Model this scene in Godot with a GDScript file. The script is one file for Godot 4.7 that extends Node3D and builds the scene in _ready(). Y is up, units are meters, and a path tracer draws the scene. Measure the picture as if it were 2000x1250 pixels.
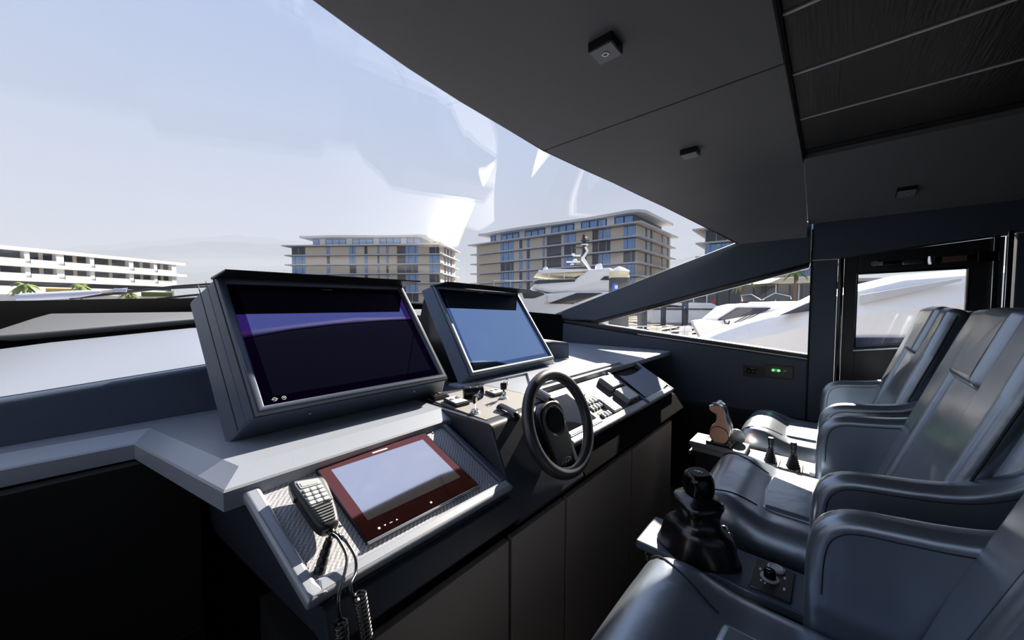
extends Node3D
# Cabin of a motor yacht at the helm. Metres; x = starboard, y = up, -z = towards the bow.

class Geo:
	# a bag of triangles; each shape is turned so that its faces look outwards
	var p := PackedVector3Array()
	var crease := 40.0
	func tri(a: Vector3, b: Vector3, c: Vector3):
		p.push_back(a); p.push_back(b); p.push_back(c)
	func quad(a, b, c, d):
		tri(a, b, c); tri(a, c, d)
	func orient(from: int):
		var c := Vector3.ZERO
		for i in range(from, p.size()): c += p[i]
		if p.size() > from: c /= float(p.size() - from)
		var vol := 0.0
		for i in range(from, p.size(), 3): vol += (p[i] - c).dot((p[i + 1] - c).cross(p[i + 2] - c))
		if vol < 0.0:
			for i in range(from, p.size(), 3):
				var t := p[i + 1]
				p[i + 1] = p[i + 2]; p[i + 2] = t
	func face(from: int, towards: Vector3):
		for i in range(from, p.size(), 3):
			if (p[i + 1] - p[i]).cross(p[i + 2] - p[i]).dot(towards) < 0.0:
				var t := p[i + 1]
				p[i + 1] = p[i + 2]; p[i + 2] = t
	func loft(rings: Array, closed := true, caps := true, fix := true):
		var s := p.size()
		for k in rings.size() - 1:
			var a: PackedVector3Array = rings[k]
			var b: PackedVector3Array = rings[k + 1]
			var n := a.size()
			for j in (n if closed else n - 1):
				quad(a[j], a[(j + 1) % n], b[(j + 1) % n], b[j])
		if caps:
			for e in 2:
				var r: PackedVector3Array = rings[0] if e == 0 else rings[rings.size() - 1]
				var c := Vector3.ZERO
				for q in r: c += q
				c /= float(r.size())
				for j in r.size():
					if e == 0: tri(c, r[(j + 1) % r.size()], r[j])
					else: tri(c, r[j], r[(j + 1) % r.size()])
		if fix: orient(s)
	# a flat outline (local x, y) given thickness along local z, edges rounded by r
	func slab(o: PackedVector2Array, th: float, r: float, xf: Transform3D, seg := 2):
		var s := p.size()
		if area(o) < 0.0:
			o = o.duplicate(); o.reverse()
		r = minf(r, th * 0.499)
		var n := o.size()
		var ins := PackedVector2Array()
		for i in n:
			var e0 := (o[i] - o[(i + n - 1) % n]).normalized()
			var e1 := (o[(i + 1) % n] - o[i]).normalized()
			var n0 := Vector2(-e0.y, e0.x)
			var n1 := Vector2(-e1.y, e1.x)
			var m := n0 + n1
			ins.push_back(m / maxf(m.dot(n0), 0.3) if m.length() > 0.001 else n0)
		var rings := []
		for half in 2:
			for k in seg + 1:
				var a := PI * 0.5 * float(k) / seg
				var d: float
				var h: float
				if half == 0:
					d = r * (1.0 - sin(a)); h = -th * 0.5 + r * (1.0 - cos(a))
				else:
					d = r * (1.0 - cos(a)); h = th * 0.5 - r * (1.0 - sin(a))
				var ring := PackedVector3Array()
				for i in n:
					var q := o[i] + ins[i] * d
					ring.push_back(xf * Vector3(q.x, q.y, h))
				rings.push_back(ring)
				if r < 0.00005: break
		loft(rings, true, false, false)
		var o2 := PackedVector2Array()
		for i in n: o2.push_back(o[i] + ins[i] * r)
		var t := Geometry2D.triangulate_polygon(o2)
		if t.is_empty(): t = Geometry2D.triangulate_polygon(o)
		var bot: PackedVector3Array = rings[0]
		var top: PackedVector3Array = rings[rings.size() - 1]
		for i in range(0, t.size(), 3):
			var x := t[i]
			var y := t[i + 1]
			var z := t[i + 2]
			if (o2[y] - o2[x]).cross(o2[z] - o2[x]) < 0.0:
				y = t[i + 2]; z = t[i + 1]
			tri(top[x], top[y], top[z]); tri(bot[x], bot[z], bot[y])
		orient(s)
	static func area(o: PackedVector2Array) -> float:
		var a := 0.0
		for i in o.size(): a += o[i].cross(o[(i + 1) % o.size()])
		return a * 0.5
	func box(c: Vector3, size: Vector3, r := 0.0, b := Basis.IDENTITY, seg := 2):
		slab(PackedVector2Array([Vector2(-size.x, -size.y) / 2, Vector2(size.x, -size.y) / 2, Vector2(size.x, size.y) / 2, Vector2(-size.x, size.y) / 2]), size.z, r, Transform3D(b, c), seg)
	func hexa(c: Array):
		var s := p.size()
		quad(c[0], c[3], c[2], c[1]); quad(c[4], c[5], c[6], c[7])
		for i in 4: quad(c[i], c[(i + 1) % 4], c[4 + (i + 1) % 4], c[4 + i])
		orient(s)
	func tube(path: PackedVector3Array, rad, n := 8, closed := false, flat := 1.0):
		var rings := []
		var m := path.size()
		var up := Vector3.UP
		var d0 := (path[1] - path[0]).normalized()
		if absf(d0.dot(up)) > 0.9: up = Vector3.RIGHT
		var u := (up - d0 * d0.dot(up)).normalized()
		for i in m:
			var a := path[(i + m - 1) % m] if closed or i > 0 else path[i]
			var b := path[(i + 1) % m] if closed or i < m - 1 else path[i]
			var d := (b - a).normalized()
			u = (u - d * d.dot(u)).normalized()
			var v := d.cross(u)
			var r: float = rad[i] if rad is Array or rad is PackedFloat32Array else rad
			var ring := PackedVector3Array()
			for k in n:
				var t := TAU * k / n
				ring.push_back(path[i] + u * (cos(t) * r * flat) + v * (sin(t) * r))
			rings.push_back(ring)
		if closed: rings.push_back(rings[0])
		var s := p.size()
		loft(rings, true, not closed, false)
		# outward test on the first ring
		var c := path[0]
		if (p[s] - c).dot((p[s + 1] - p[s]).cross(p[s + 2] - p[s])) < 0.0:
			for i in range(s, p.size(), 3):
				var t := p[i + 1]
				p[i + 1] = p[i + 2]; p[i + 2] = t
	# profile of (radius, height), turned about local y
	func lathe(prof: Array, xf := Transform3D.IDENTITY, n := 24, squash := Vector2.ONE):
		var rings := []
		for q in prof:
			var ring := PackedVector3Array()
			for k in n:
				var t := TAU * k / n
				ring.push_back(xf * Vector3(cos(t) * maxf(q.x, 0.00001) * squash.x, q.y, sin(t) * maxf(q.x, 0.00001) * squash.y))
			rings.push_back(ring)
		loft(rings)
	func ball(c: Vector3, r: Vector3, n := 16):
		var prof := []
		for k in n / 2 + 1:
			var a := PI * k / (n / 2)
			prof.push_back(Vector2(sin(a), -cos(a)))
		lathe(prof, Transform3D(Basis.from_scale(r), c), n)
	func mesh(origin := Vector3.ZERO) -> ArrayMesh:
		var n := p.size()
		var fn := PackedVector3Array()
		fn.resize(n / 3)
		var ids := PackedInt32Array()
		ids.resize(n)
		var seen := {}
		var count := PackedInt32Array()
		for i in n:
			var k := Vector3i((p[i] * 20000.0).round())
			var id: int = seen.get(k, -1)
			if id < 0:
				id = count.size()
				seen[k] = id
				count.push_back(0)
			ids[i] = id
			count[id] += 1
		var start := PackedInt32Array()
		start.resize(count.size() + 1)
		for i in count.size(): start[i + 1] = start[i] + count[i]
		var fill := start.duplicate()
		var list := PackedInt32Array()
		list.resize(n)
		for i in n:
			list[fill[ids[i]]] = i / 3
			fill[ids[i]] += 1
		for f in n / 3: fn[f] = (p[f * 3 + 1] - p[f * 3]).cross(p[f * 3 + 2] - p[f * 3])
		var un := PackedVector3Array()
		un.resize(n / 3)
		for f in n / 3: un[f] = fn[f].normalized()
		var lim := cos(deg_to_rad(crease))
		var pos := PackedVector3Array()
		var nor := PackedVector3Array()
		pos.resize(n); nor.resize(n)
		for f in n / 3:
			if un[f] == Vector3.ZERO: continue
			for c in 3:
				var i := f * 3 + c
				var acc := Vector3.ZERO
				var id := ids[i]
				for k in range(start[id], start[id + 1]):
					var g := list[k]
					if un[g].dot(un[f]) > lim: acc += fn[g]
				var at := f * 3 + (0 if c == 0 else 3 - c)   # clockwise, as Godot wants
				pos[at] = p[i] - origin
				nor[at] = acc.normalized()
		var arr := []
		arr.resize(Mesh.ARRAY_MAX)
		arr[Mesh.ARRAY_VERTEX] = pos
		arr[Mesh.ARRAY_NORMAL] = nor
		var am := ArrayMesh.new()
		am.add_surface_from_arrays(Mesh.PRIMITIVE_TRIANGLES, arr)
		return am

var M := {}
var rng := RandomNumberGenerator.new()
var taken := {}

func V2(x: float, y: float) -> Vector2: return Vector2(x, y)
func P(s: float, y: float, f: float) -> Vector3: return Vector3(s, y, -f)
func xf(o: Vector3, x: Vector3, y: Vector3, z: Vector3) -> Transform3D: return Transform3D(Basis(x, y, z), o)
# local x = starboard, y = forward, z = up
func flat_at(y: float) -> Transform3D: return xf(Vector3(0, y, 0), Vector3(1, 0, 0), Vector3(0, 0, -1), Vector3(0, 1, 0))
# local x = forward, y = up, z = starboard
func side_at(s: float) -> Transform3D: return xf(Vector3(s, 0, 0), Vector3(0, 0, -1), Vector3(0, 1, 0), Vector3(1, 0, 0))

func pts(l: Array) -> PackedVector2Array:
	var o := PackedVector2Array()
	for i in range(0, l.size(), 2): o.push_back(Vector2(l[i], l[i + 1]))
	return o
func rrect(w: float, h: float, r: float, seg := 4, c := Vector2.ZERO) -> PackedVector2Array:
	return soft(PackedVector2Array([c + Vector2(-w, -h) / 2, c + Vector2(w, -h) / 2, c + Vector2(w, h) / 2, c + Vector2(-w, h) / 2]), r, seg)
# rounds every corner of an outline; r may be one number or one per corner
func soft(o: PackedVector2Array, r, seg := 4) -> PackedVector2Array:
	var out := PackedVector2Array()
	var n := o.size()
	for i in n:
		var ri: float = r[i] if r is Array else r
		var a := o[(i + n - 1) % n] - o[i]
		var b := o[(i + 1) % n] - o[i]
		if ri <= 0.00001:
			out.push_back(o[i])
			continue
		var ang := absf(a.angle_to(b))
		var d := minf(ri / tan(ang / 2.0), minf(a.length(), b.length()) * 0.49)
		var p0 := o[i] + a.normalized() * d
		var p1 := o[i] + b.normalized() * d
		for k in seg + 1:
			var t := float(k) / seg
			out.push_back(p0.lerp(o[i], t).lerp(o[i].lerp(p1, t), t))
	return out
func curve(l: Array, steps := 6) -> PackedVector3Array:
	var out := PackedVector3Array()
	for i in l.size() - 1:
		var a: Vector3 = l[maxi(i - 1, 0)]
		var d: Vector3 = l[mini(i + 2, l.size() - 1)]
		for k in steps: out.push_back((l[i] as Vector3).cubic_interpolate(l[i + 1], a, d, float(k) / steps))
	out.push_back(l[l.size() - 1])
	return out
func curve2(l: PackedVector2Array, steps := 4, closed := true) -> PackedVector2Array:
	var out := PackedVector2Array()
	var n := l.size()
	for i in (n if closed else n - 1):
		for k in steps: out.push_back(l[i].cubic_interpolate(l[(i + 1) % n], l[(i + n - 1) % n], l[(i + 2) % n], float(k) / steps))
	return out
func circle(r: float, n := 24, c := Vector2.ZERO, squash := 1.0) -> PackedVector2Array:
	var o := PackedVector2Array()
	for k in n: o.push_back(c + Vector2(cos(TAU * k / n) * r, sin(TAU * k / n) * r * squash))
	return o

func numbered(called: String) -> String:
	taken[called] = taken.get(called, -1) + 1
	return called if taken[called] == 0 else "%s_%03d" % [called, taken[called]]
func tag(o: Node, label: String, category := "", group := ""):
	if label: o.set_meta("label", label)
	if category: o.set_meta("category", category)
	if group: o.set_meta("group", group)
func thing(called: String, label: String, category: String, at := Vector3.ZERO, group := "") -> Node3D:
	var o := Node3D.new()
	o.name = numbered(called)
	o.position = at
	add_child(o, true)
	tag(o, label, category, group)
	return o
func origin_of(n: Node) -> Vector3:
	var at := Vector3.ZERO
	while n != null and n != self:
		at += (n as Node3D).position
		n = n.get_parent()
	return at
func part(parent: Node, called: String, g: Geo, mat: Material, label := "") -> MeshInstance3D:
	var o := MeshInstance3D.new()
	o.name = called
	o.mesh = g.mesh(origin_of(parent))
	o.material_override = mat
	parent.add_child(o, true)
	if label: o.set_meta("label", label)
	return o
func piece(parent: Node, called: String, mesh: Mesh, t: Transform3D, mat: Material) -> MeshInstance3D:
	var o := MeshInstance3D.new()
	o.name = called
	o.mesh = mesh
	t.origin -= origin_of(parent)
	o.transform = t
	o.material_override = mat
	parent.add_child(o, true)
	return o
func solo(called: String, g: Geo, mat: Material, label: String, category: String, at := Vector3.ZERO, group := "") -> MeshInstance3D:
	var o := MeshInstance3D.new()
	o.name = numbered(called)
	o.mesh = g.mesh(at)
	o.position = at
	o.material_override = mat
	add_child(o, true)
	tag(o, label, category, group)
	return o
func structure(called: String, g: Geo, mat: Material, label: String) -> MeshInstance3D:
	var o := solo(called, g, mat, label, "")
	o.set_meta("kind", "structure")
	return o
func copy_of(o: Node3D, at: Vector3, label: String, called: String) -> Node3D:
	var c: Node3D = o.duplicate()
	c.name = numbered(called)
	c.position = at
	add_child(c, true)
	c.set_meta("label", label)
	return c
func G(crease := 40.0) -> Geo:
	var g := Geo.new()
	g.crease = crease
	return g

func mat(called: String, c: Color, rough: float, metal := 0.0, spec := 0.5) -> StandardMaterial3D:
	var m := StandardMaterial3D.new()
	m.resource_name = called
	m.albedo_color = c
	m.roughness = rough
	m.metallic = metal
	m.metallic_specular = spec
	M[called] = m
	return m
func grain(m: StandardMaterial3D, tex: Texture2D, scale: float, strength: float, world := true):
	m.uv1_triplanar = true
	m.uv1_world_triplanar = world
	m.uv1_scale = Vector3.ONE * scale
	m.normal_enabled = true
	m.normal_texture = tex
	m.normal_scale = strength
func noise_tex(freq: float, kind: int, bump: float, size := 512, sd := 1, octaves := 3) -> NoiseTexture2D:
	var n := FastNoiseLite.new()
	n.noise_type = kind
	n.frequency = freq
	n.seed = sd
	n.fractal_octaves = octaves
	var t := NoiseTexture2D.new()
	t.width = size; t.height = size
	t.seamless = true
	t.noise = n
	t.as_normal_map = bump > 0.0
	t.bump_strength = bump
	return t
func weave_tex() -> ImageTexture:
	# twill of woven strips, each strip light along its crown
	var n := 64
	var im := Image.create(n, n, false, Image.FORMAT_RGB8)
	for y in n:
		for x in n:
			var cx := x / 16
			var cy := y / 16
			var over := (cx + cy) % 4 < 2
			var t := (float(y % 16) if over else float(x % 16)) / 15.0
			var b := 0.7 + 0.3 * sin(PI * t)
			b = b * (1.0 if over else 0.72)
			im.set_pixel(x, y, Color(b, b, b))
	return ImageTexture.create_from_image(im)
func streak_tex() -> ImageTexture:
	var n := FastNoiseLite.new()
	n.seed = 4
	n.frequency = 0.02
	n.fractal_octaves = 4
	var im := Image.create(512, 512, false, Image.FORMAT_RGB8)
	for y in 512:
		for x in 512:
			var v := 0.5 + 0.5 * n.get_noise_2d(x * 0.35, y * 6.0)
			im.set_pixel(x, y, Color(v, v, v))
	im.bump_map_to_normal_map(6.0)
	return ImageTexture.create_from_image(im)

func materials():
	var leather := noise_tex(0.06, FastNoiseLite.TYPE_CELLULAR, 3.0, 512, 3, 2)
	var soft_noise := noise_tex(0.012, FastNoiseLite.TYPE_SIMPLEX_SMOOTH, 4.0, 512, 8, 3)
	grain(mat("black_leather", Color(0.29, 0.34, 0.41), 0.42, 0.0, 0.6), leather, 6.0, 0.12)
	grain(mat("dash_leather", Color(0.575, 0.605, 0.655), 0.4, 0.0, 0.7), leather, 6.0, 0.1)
	grain(mat("chair_leather", Color(0.58, 0.63, 0.685), 0.30, 0.72, 0.8), soft_noise, 2.2, 0.22)
	grain(mat("wall_panel", Color(0.23, 0.265, 0.32), 0.55), leather, 4.0, 0.1)
	grain(mat("headliner", Color(0.43, 0.43, 0.44), 0.62), leather, 3.0, 0.1)
	mat("dark_trim", Color(0.07, 0.075, 0.085), 0.45)
	mat("black_gloss", Color(0.03, 0.032, 0.04), 0.15)
	mat("black_rubber", Color(0.06, 0.066, 0.08), 0.24, 0.0, 0.75)
	mat("black_plastic", Color(0.09, 0.095, 0.11), 0.38)
	mat("void_black", Color(0.03, 0.03, 0.034), 0.8)
	mat("chrome", Color(0.85, 0.86, 0.88), 0.12, 1.0)
	mat("satin_steel", Color(0.70, 0.71, 0.73), 0.3, 1.0)
	mat("strip_metal", Color(0.62, 0.62, 0.64), 0.35, 0.8)
	grain(mat("wheel_leather", Color(0.20, 0.20, 0.215), 0.36, 0.0, 0.7), leather, 6.0, 0.1)
	grain(mat("console_black", Color(0.19, 0.21, 0.25), 0.45), leather, 6.0, 0.1)
	mat("matte_black", Color(0.05, 0.055, 0.065), 0.9, 0.0, 0.15)
	mat("display_glass", Color(0.06, 0.07, 0.085), 0.04, 0.0, 0.45)
	mat("console_grey", Color(0.42, 0.42, 0.42), 0.5, 0.0, 0.4)
	mat("key_panel_grey", Color(0.56, 0.555, 0.55), 0.45)
	mat("pale_metal", Color(0.82, 0.82, 0.83), 0.4)
	mat("ledge_grey", Color(0.52, 0.53, 0.54), 0.5)
	mat("panel_grey", Color(0.33, 0.33, 0.34), 0.6, 0.0, 0.3)
	mat("rose_metal", Color(0.93, 0.72, 0.60), 0.38, 0.55)
	mat("grey_plastic", Color(0.50, 0.52, 0.54), 0.45)
	mat("light_key", Color(0.80, 0.81, 0.82), 0.45)
	mat("white_print", Color(0.92, 0.93, 0.94), 0.5)
	mat("lcd_dull", Color(0.70, 0.74, 0.74), 0.3)
	mat("paper_sheet", Color(0.50, 0.55, 0.64), 0.5)
	mat("seam_black", Color(0.09, 0.10, 0.115), 0.6)
	mat("stitch_thread", Color(0.30, 0.34, 0.42), 0.7)
	mat("screen_purple", Color(0.43, 0.42, 0.61), 0.03, 1.0)
	mat("screen_purple_rim", Color(0.28, 0.16, 0.42), 0.03, 1.0)
	mat("screen_blue", Color(0.56, 0.64, 0.74), 0.03, 1.0)
	mat("screen_blue_rim", Color(0.36, 0.45, 0.58), 0.03, 1.0)
	mat("lcd_pale", Color(1.0, 0.94, 0.90), 0.05, 1.0)
	mat("glass_red_rim", Color(0.66, 0.38, 0.33), 0.05, 1.0)
	mat("cabinet_face", Color(0.62, 0.58, 0.55), 0.55)
	var cw := mat("carbon_weave", Color(0.86, 0.87, 0.90), 0.4)
	cw.albedo_texture = weave_tex()
	cw.uv1_triplanar = true
	cw.uv1_scale = Vector3.ONE * 100.0
	var cd := mat("carbon_dark", Color(0.24, 0.25, 0.27), 0.35)
	cd.albedo_texture = cw.albedo_texture
	cd.uv1_triplanar = true
	cd.uv1_scale = Vector3.ONE * 90.0
	var plank := mat("dark_plank", Color(0.085, 0.085, 0.09), 0.5)
	grain(plank, streak_tex(), 1.6, 0.18)
	mat("floor_carpet", Color(0.38, 0.36, 0.34), 0.95)
	mat("wood_veneer", Color(0.38, 0.27, 0.22), 0.4)
	var gl := mat("window_glass", Color(1, 1, 1, 0.012), 0.0)
	gl.metallic_specular = 0.40
	gl.transparency = BaseMaterial3D.TRANSPARENCY_ALPHA
	# outside
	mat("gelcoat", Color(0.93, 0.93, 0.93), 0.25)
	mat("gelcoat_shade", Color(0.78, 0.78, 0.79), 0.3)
	mat("boat_glass", Color(0.06, 0.07, 0.09), 0.06)
	mat("boat_glass_blue", Color(0.05, 0.09, 0.22), 0.05)
	mat("cream", Color(0.90, 0.86, 0.74), 0.5)
	mat("beige_wall", Color(0.75, 0.715, 0.66), 0.8)
	mat("pale_concrete", Color(0.80, 0.80, 0.80), 0.7)
	mat("slab_grey", Color(0.70, 0.71, 0.73), 0.7)
	mat("white_render", Color(0.84, 0.85, 0.86), 0.8)
	mat("balcony_glass", Color(0.78, 0.80, 0.80), 0.3)
	mat("facade_glass", Color(0.40, 0.52, 0.68), 0.08, 0.6)
	mat("facade_glass_dark", Color(0.17, 0.20, 0.25), 0.1, 0.3)
	mat("loggia_grey", Color(0.33, 0.34, 0.37), 0.6)
	mat("pile_grey", Color(0.28, 0.28, 0.30), 0.5)
	mat("pile_navy", Color(0.10, 0.13, 0.20), 0.4)
	mat("sign_blue", Color(0.08, 0.38, 0.80), 0.5)
	mat("tan_trunk", Color(0.48, 0.36, 0.26), 0.9)
	var fr := mat("palm_leaf", Color(0.44, 0.52, 0.27), 0.6)
	fr.backlight_enabled = true
	fr.backlight = Color(0.3, 0.35, 0.15)
	mat("quay_stone", Color(0.66, 0.62, 0.57), 0.9)
	mat("dark_pavilion", Color(0.17, 0.17, 0.18), 0.6)
	mat("hedge_green", Color(0.30, 0.36, 0.18), 0.9)
	mat("planter_yellow", Color(0.75, 0.62, 0.25), 0.8)
	mat("flag_red", Color(0.75, 0.2, 0.2), 0.7)
	mat("wiper_white", Color(0.80, 0.83, 0.92), 0.3)
	var sea := mat("sea_water", Color(0.10, 0.16, 0.20), 0.08)
	grain(sea, soft_noise, 0.25, 0.15)
	var led := mat("led_green", Color(0.55, 0.9, 0.6), 0.4)
	led.emission_enabled = true
	led.emission = Color(0.5, 1.0, 0.6)
	led.emission_energy_multiplier = 0.9

func _ready():
	rng.seed = 7
	# camera: level but for 2.5 degrees down, 48 degrees to starboard of the bow
	var cam := Camera3D.new()
	cam.name = "camera"
	add_child(cam)
	cam.position = Vector3(0, 1.3, 0)
	cam.rotation_degrees = Vector3(-2.5, -48.1, 0)
	cam.fov = rad_to_deg(2.0 * atan(625.0 / 690.0))
	cam.near = 0.02
	cam.far = 900.0
	# sky
	var sm := ProceduralSkyMaterial.new()
	sm.sky_top_color = Color(0.69, 0.78, 0.96)
	sm.sky_horizon_color = Color(0.895, 0.905, 0.92)
	sm.sky_curve = 0.42
	sm.ground_horizon_color = Color(0.80, 0.82, 0.84)
	sm.ground_bottom_color = Color(0.45, 0.47, 0.5)
	sm.sun_angle_max = 1.0
	var sky := Sky.new()
	sky.sky_material = sm
	var env := Environment.new()
	env.background_mode = Environment.BG_SKY
	env.sky = sky
	env.background_energy_multiplier = 1.0
	env.tonemap_mode = Environment.TONE_MAPPER_LINEAR
	env.tonemap_exposure = 1.0
	env.sdfgi_enabled = true
	env.ssao_enabled = true
	env.ssil_enabled = true
	var we := WorldEnvironment.new()
	we.name = "world_environment"
	we.environment = env
	add_child(we)
	# sun: over the starboard bow, about 30 degrees up
	var sun := DirectionalLight3D.new()
	sun.name = "sun"
	add_child(sun)
	var to_sun := P(0.85, 0.485, 0.165).normalized()
	sun.look_at_from_position(Vector3.ZERO, -to_sun)
	sun.light_color = Color(1.0, 0.95, 0.88)
	sun.light_energy = 5.5
	sun.light_angular_distance = 0.6
	sun.shadow_enabled = true
	sun.sky_mode = DirectionalLight3D.SKY_MODE_LIGHT_ONLY
	materials()
	for m in ["chair_leather", "dash_leather"]:
		M[m].clearcoat_enabled = true
		M[m].clearcoat = 0.6
		M[m].clearcoat_roughness = 0.3
	shell()
	dash()
	monitors()
	lower_console()
	helm_console()
	wheel()
	helm_controls()
	handset()
	chairs()
	consoles()
	wall_fittings()
	outside()

# ---------------------------------------------------------------- the cabin
func side_slab(g: Geo, l: Array, s: float, th := 0.06, r := 0.006):
	# outline given as forward, height pairs
	g.slab(pts(l), th, r, side_at(s), 2)

func shell():
	var g := G()
	g.box(Vector3(1.2, -0.06, 0.3), Vector3(3.4, 0.12, 5.4))
	structure("floor", g, M.floor_carpet, "dark floor of the wheelhouse below the seats")
	# ceiling
	var c := thing("ceiling", "dark ceiling with two smooth leather panels and a recess of grey-lined planks", "")
	c.set_meta("kind", "structure")
	g = G()
	g.slab(pts([-0.42, 0.108, 1.2235, 0.108, 1.2235, 0.917, 1.0, 0.912, 0.758, 0.902, 0.559, 0.884, 0.406, 0.861, 0.298, 0.841, 0.0, 0.77, -0.42, 0.62]), 0.05, 0.004, flat_at(1.975))
	part(c, "ceiling_panel", g, M.headliner)
	g = G(60)
	# starboard panel, bending down towards the side
	var edge := [[1.2275, 1.95, 0.917], [1.5, 1.95, 0.9], [1.79, 1.95, 0.875], [2.086, 1.945, 0.852], [2.317, 1.91, 0.783], [2.486, 1.865, 0.71], [2.575, 1.82, 0.64], [2.643, 1.77, 0.564], [2.69, 1.69, 0.45]]
	var rings := []
	for k in edge.size() * 3 - 2:
		var t := k / 3.0
		var i := mini(int(t), edge.size() - 2)
		var w := t - i
		var e0: Array = edge[i]
		var e1: Array = edge[i + 1]
		var a := Vector3(e0[0], e0[1], e0[2]).lerp(Vector3(e1[0], e1[1], e1[2]), w)
		rings.push_back(PackedVector3Array([P(a.x, a.y, a.z), P(a.x, a.y, 0.108), P(a.x, a.y + 0.05, 0.108), P(a.x, a.y + 0.05, a.z)]))
	g.loft(rings)
	part(c, "ceiling_panel", g, M.headliner)
	g = G()
	g.slab(pts([-0.42, 0.102, 2.12, 0.102, 2.12, -2.4, -0.42, -2.4]), 0.03, 0.0, flat_at(2.01))
	g.box(P(0.85, 1.985, 0.106), Vector3(2.54, 0.06, 0.012))
	part(c, "recess_back", g, M.void_black)
	var lines := [-0.42, -0.18, 0.12, 0.425, 0.73, 1.045, 1.332, 1.665, 2.01, 2.075]
	for i in lines.size() - 1:
		g = G()
		var a: float = lines[i]
		var b: float = lines[i + 1]
		g.box(P((a + b) / 2, 1.979, -1.15), Vector3(b - a - 0.011, 0.022, 2.5), 0.003)
		part(c, "plank", g, M.dark_plank)
		if i > 0 and i < 8:
			g = G()
			g.box(P(a, 1.975, -1.15), Vector3(0.008, 0.020, 2.5), 0.002)
			part(c, "metal_strip", g, M.pale_metal)
	g = G()
	g.slab(pts([2.075, 1.95, 2.69, 1.765, 2.70, 1.79, 2.075, 1.995]), 2.5, 0.004, xf(P(0, 0, -1.145), Vector3(1, 0, 0), Vector3(0, 1, 0), Vector3(0, 0, 1)))
	part(c, "side_soffit", g, M.headliner)
	# dark line where the smooth panels end
	g = G()
	g.box(P(0.85, 1.953, 0.1075), Vector3(2.5, 0.006, 0.006), 0.001)
	part(c, "shadow_gap", g, M.void_black)
	g = G()
	var ep := PackedVector3Array()
	for q in [[-0.42, 1.955, 0.62], [0.0, 1.955, 0.77], [0.298, 1.955, 0.841], [0.406, 1.955, 0.861], [0.559, 1.955, 0.884], [0.758, 1.955, 0.902], [1.0, 1.955, 0.912]] + edge:
		ep.push_back(P(q[0], q[1] + 0.004, q[2] + 0.003))
	g.tube(ep, 0.005, 6)
	part(c, "edge_trim", g, M.dark_trim)

	# starboard wall
	var w := thing("wall_starboard", "black starboard wall with a slanting pillar, a wedge window and a glazed door", "")
	w.set_meta("kind", "structure")
	g = G()
	side_slab(g, [0.086, -0.0, 2.4, -0.0, 2.4, 1.14, 1.9, 1.14, 1.46, 1.095, 1.107, 1.058, 0.086, 0.968], 2.73)
	part(w, "lower_panel", g, M.wall_panel)
	g = G()
	side_slab(g, [0.086, 0.972, 1.107, 1.062, 1.46, 1.099, 1.9, 1.144, 1.9, 1.166, 1.462, 1.142, 0.086, 1.008], 2.735, 0.06, 0.01)
	part(w, "sill_moulding", g, M.dark_trim)
	for q in [[1.107, 1.070, 0.086, 0.980, 0.0032], [1.44, 1.135, 0.09, 1.004, 0.0032]]:
		g = G()
		g.tube(PackedVector3Array([P(2.703, q[1], q[0]), P(2.703, q[3], q[2])]), q[4], 6)
		part(w, "chrome_line", g, M.pale_metal)
	g = G()
	side_slab(g, [1.9, 1.172, 1.885, 1.218, 0.452, 1.71, 0.09, 1.79, 0.09, 1.545, 1.474, 1.162], 2.735, 0.07, 0.012)
	part(w, "slanting_pillar", g, M.wall_panel)
	g = G()
	side_slab(g, [0.09, 1.545, 0.095, 1.515, 1.45, 1.145, 1.474, 1.162], 2.74, 0.06, 0.003)
	side_slab(g, [1.45, 1.145, 1.9, 1.166, 1.9, 1.172, 1.474, 1.165], 2.735, 0.06, 0.003)
	part(w, "window_gasket", g, M.black_gloss)
	g = G()
	side_slab(g, [0.082, 0.0, -0.03, 0.0, -0.03, 1.553, 0.082, 1.555], 2.735, 0.07, 0.006)
	part(w, "door_post", g, M.wall_panel)
	g = G()
	side_slab(g, [0.082, 1.56, -0.03, 1.558, -0.62, 1.625, -2.4, 1.65, -2.4, 1.85, 0.082, 1.80], 2.735, 0.07, 0.006)
	part(w, "header", g, M.wall_panel)
	g = G()
	side_slab(g, [-0.62, 0.0, -0.62, 1.62, -2.4, 1.64, -2.4, 0.0], 2.735, 0.07, 0.006)
	part(w, "aft_panel", g, M.wall_panel)
	g = G()
	g.box(P(2.70, 0.86, 0.084), Vector3(0.012, 1.75, 0.006), 0.001)
	part(w, "joint", g, M.void_black)
	# door: frame, leaf, glass, closer arm
	var d := thing("door_1", "black door with a chrome edge and a wide pane behind the seats", "")
	d.set_meta("kind", "structure")
	g = G()
	side_slab(g, [-0.032, 0.0, -0.032, 1.556, -0.055, 1.558, -0.055, 0.0], 2.72, 0.05, 0.006)
	part(d, "edge_strip", g, M.black_gloss)
	g = G()
	var o := pts([-0.057, 0.0, -0.057, 1.565, -0.59, 1.615, -0.59, 0.0])
	var inner := soft(pts([-0.11, 1.06, -0.49, 1.125, -0.49, 1.475, -0.11, 1.468]), 0.02)
	side_slab(g, [-0.057, 0.0, -0.057, 1.565, -0.11, 1.568, -0.11, 0.0], 2.74, 0.045, 0.002)
	side_slab(g, [-0.49, 0.0, -0.49, 1.603, -0.59, 1.612, -0.59, 0.0], 2.74, 0.045, 0.002)
	side_slab(g, [-0.11, 0.0, -0.11, 1.06, -0.49, 1.125, -0.49, 0.0], 2.74, 0.045, 0.002)
	side_slab(g, [-0.11, 1.468, -0.11, 1.568, -0.49, 1.603, -0.49, 1.475], 2.74, 0.045, 0.002)
	part(d, "door_leaf", g, M.dark_trim)
	g = G()
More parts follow.
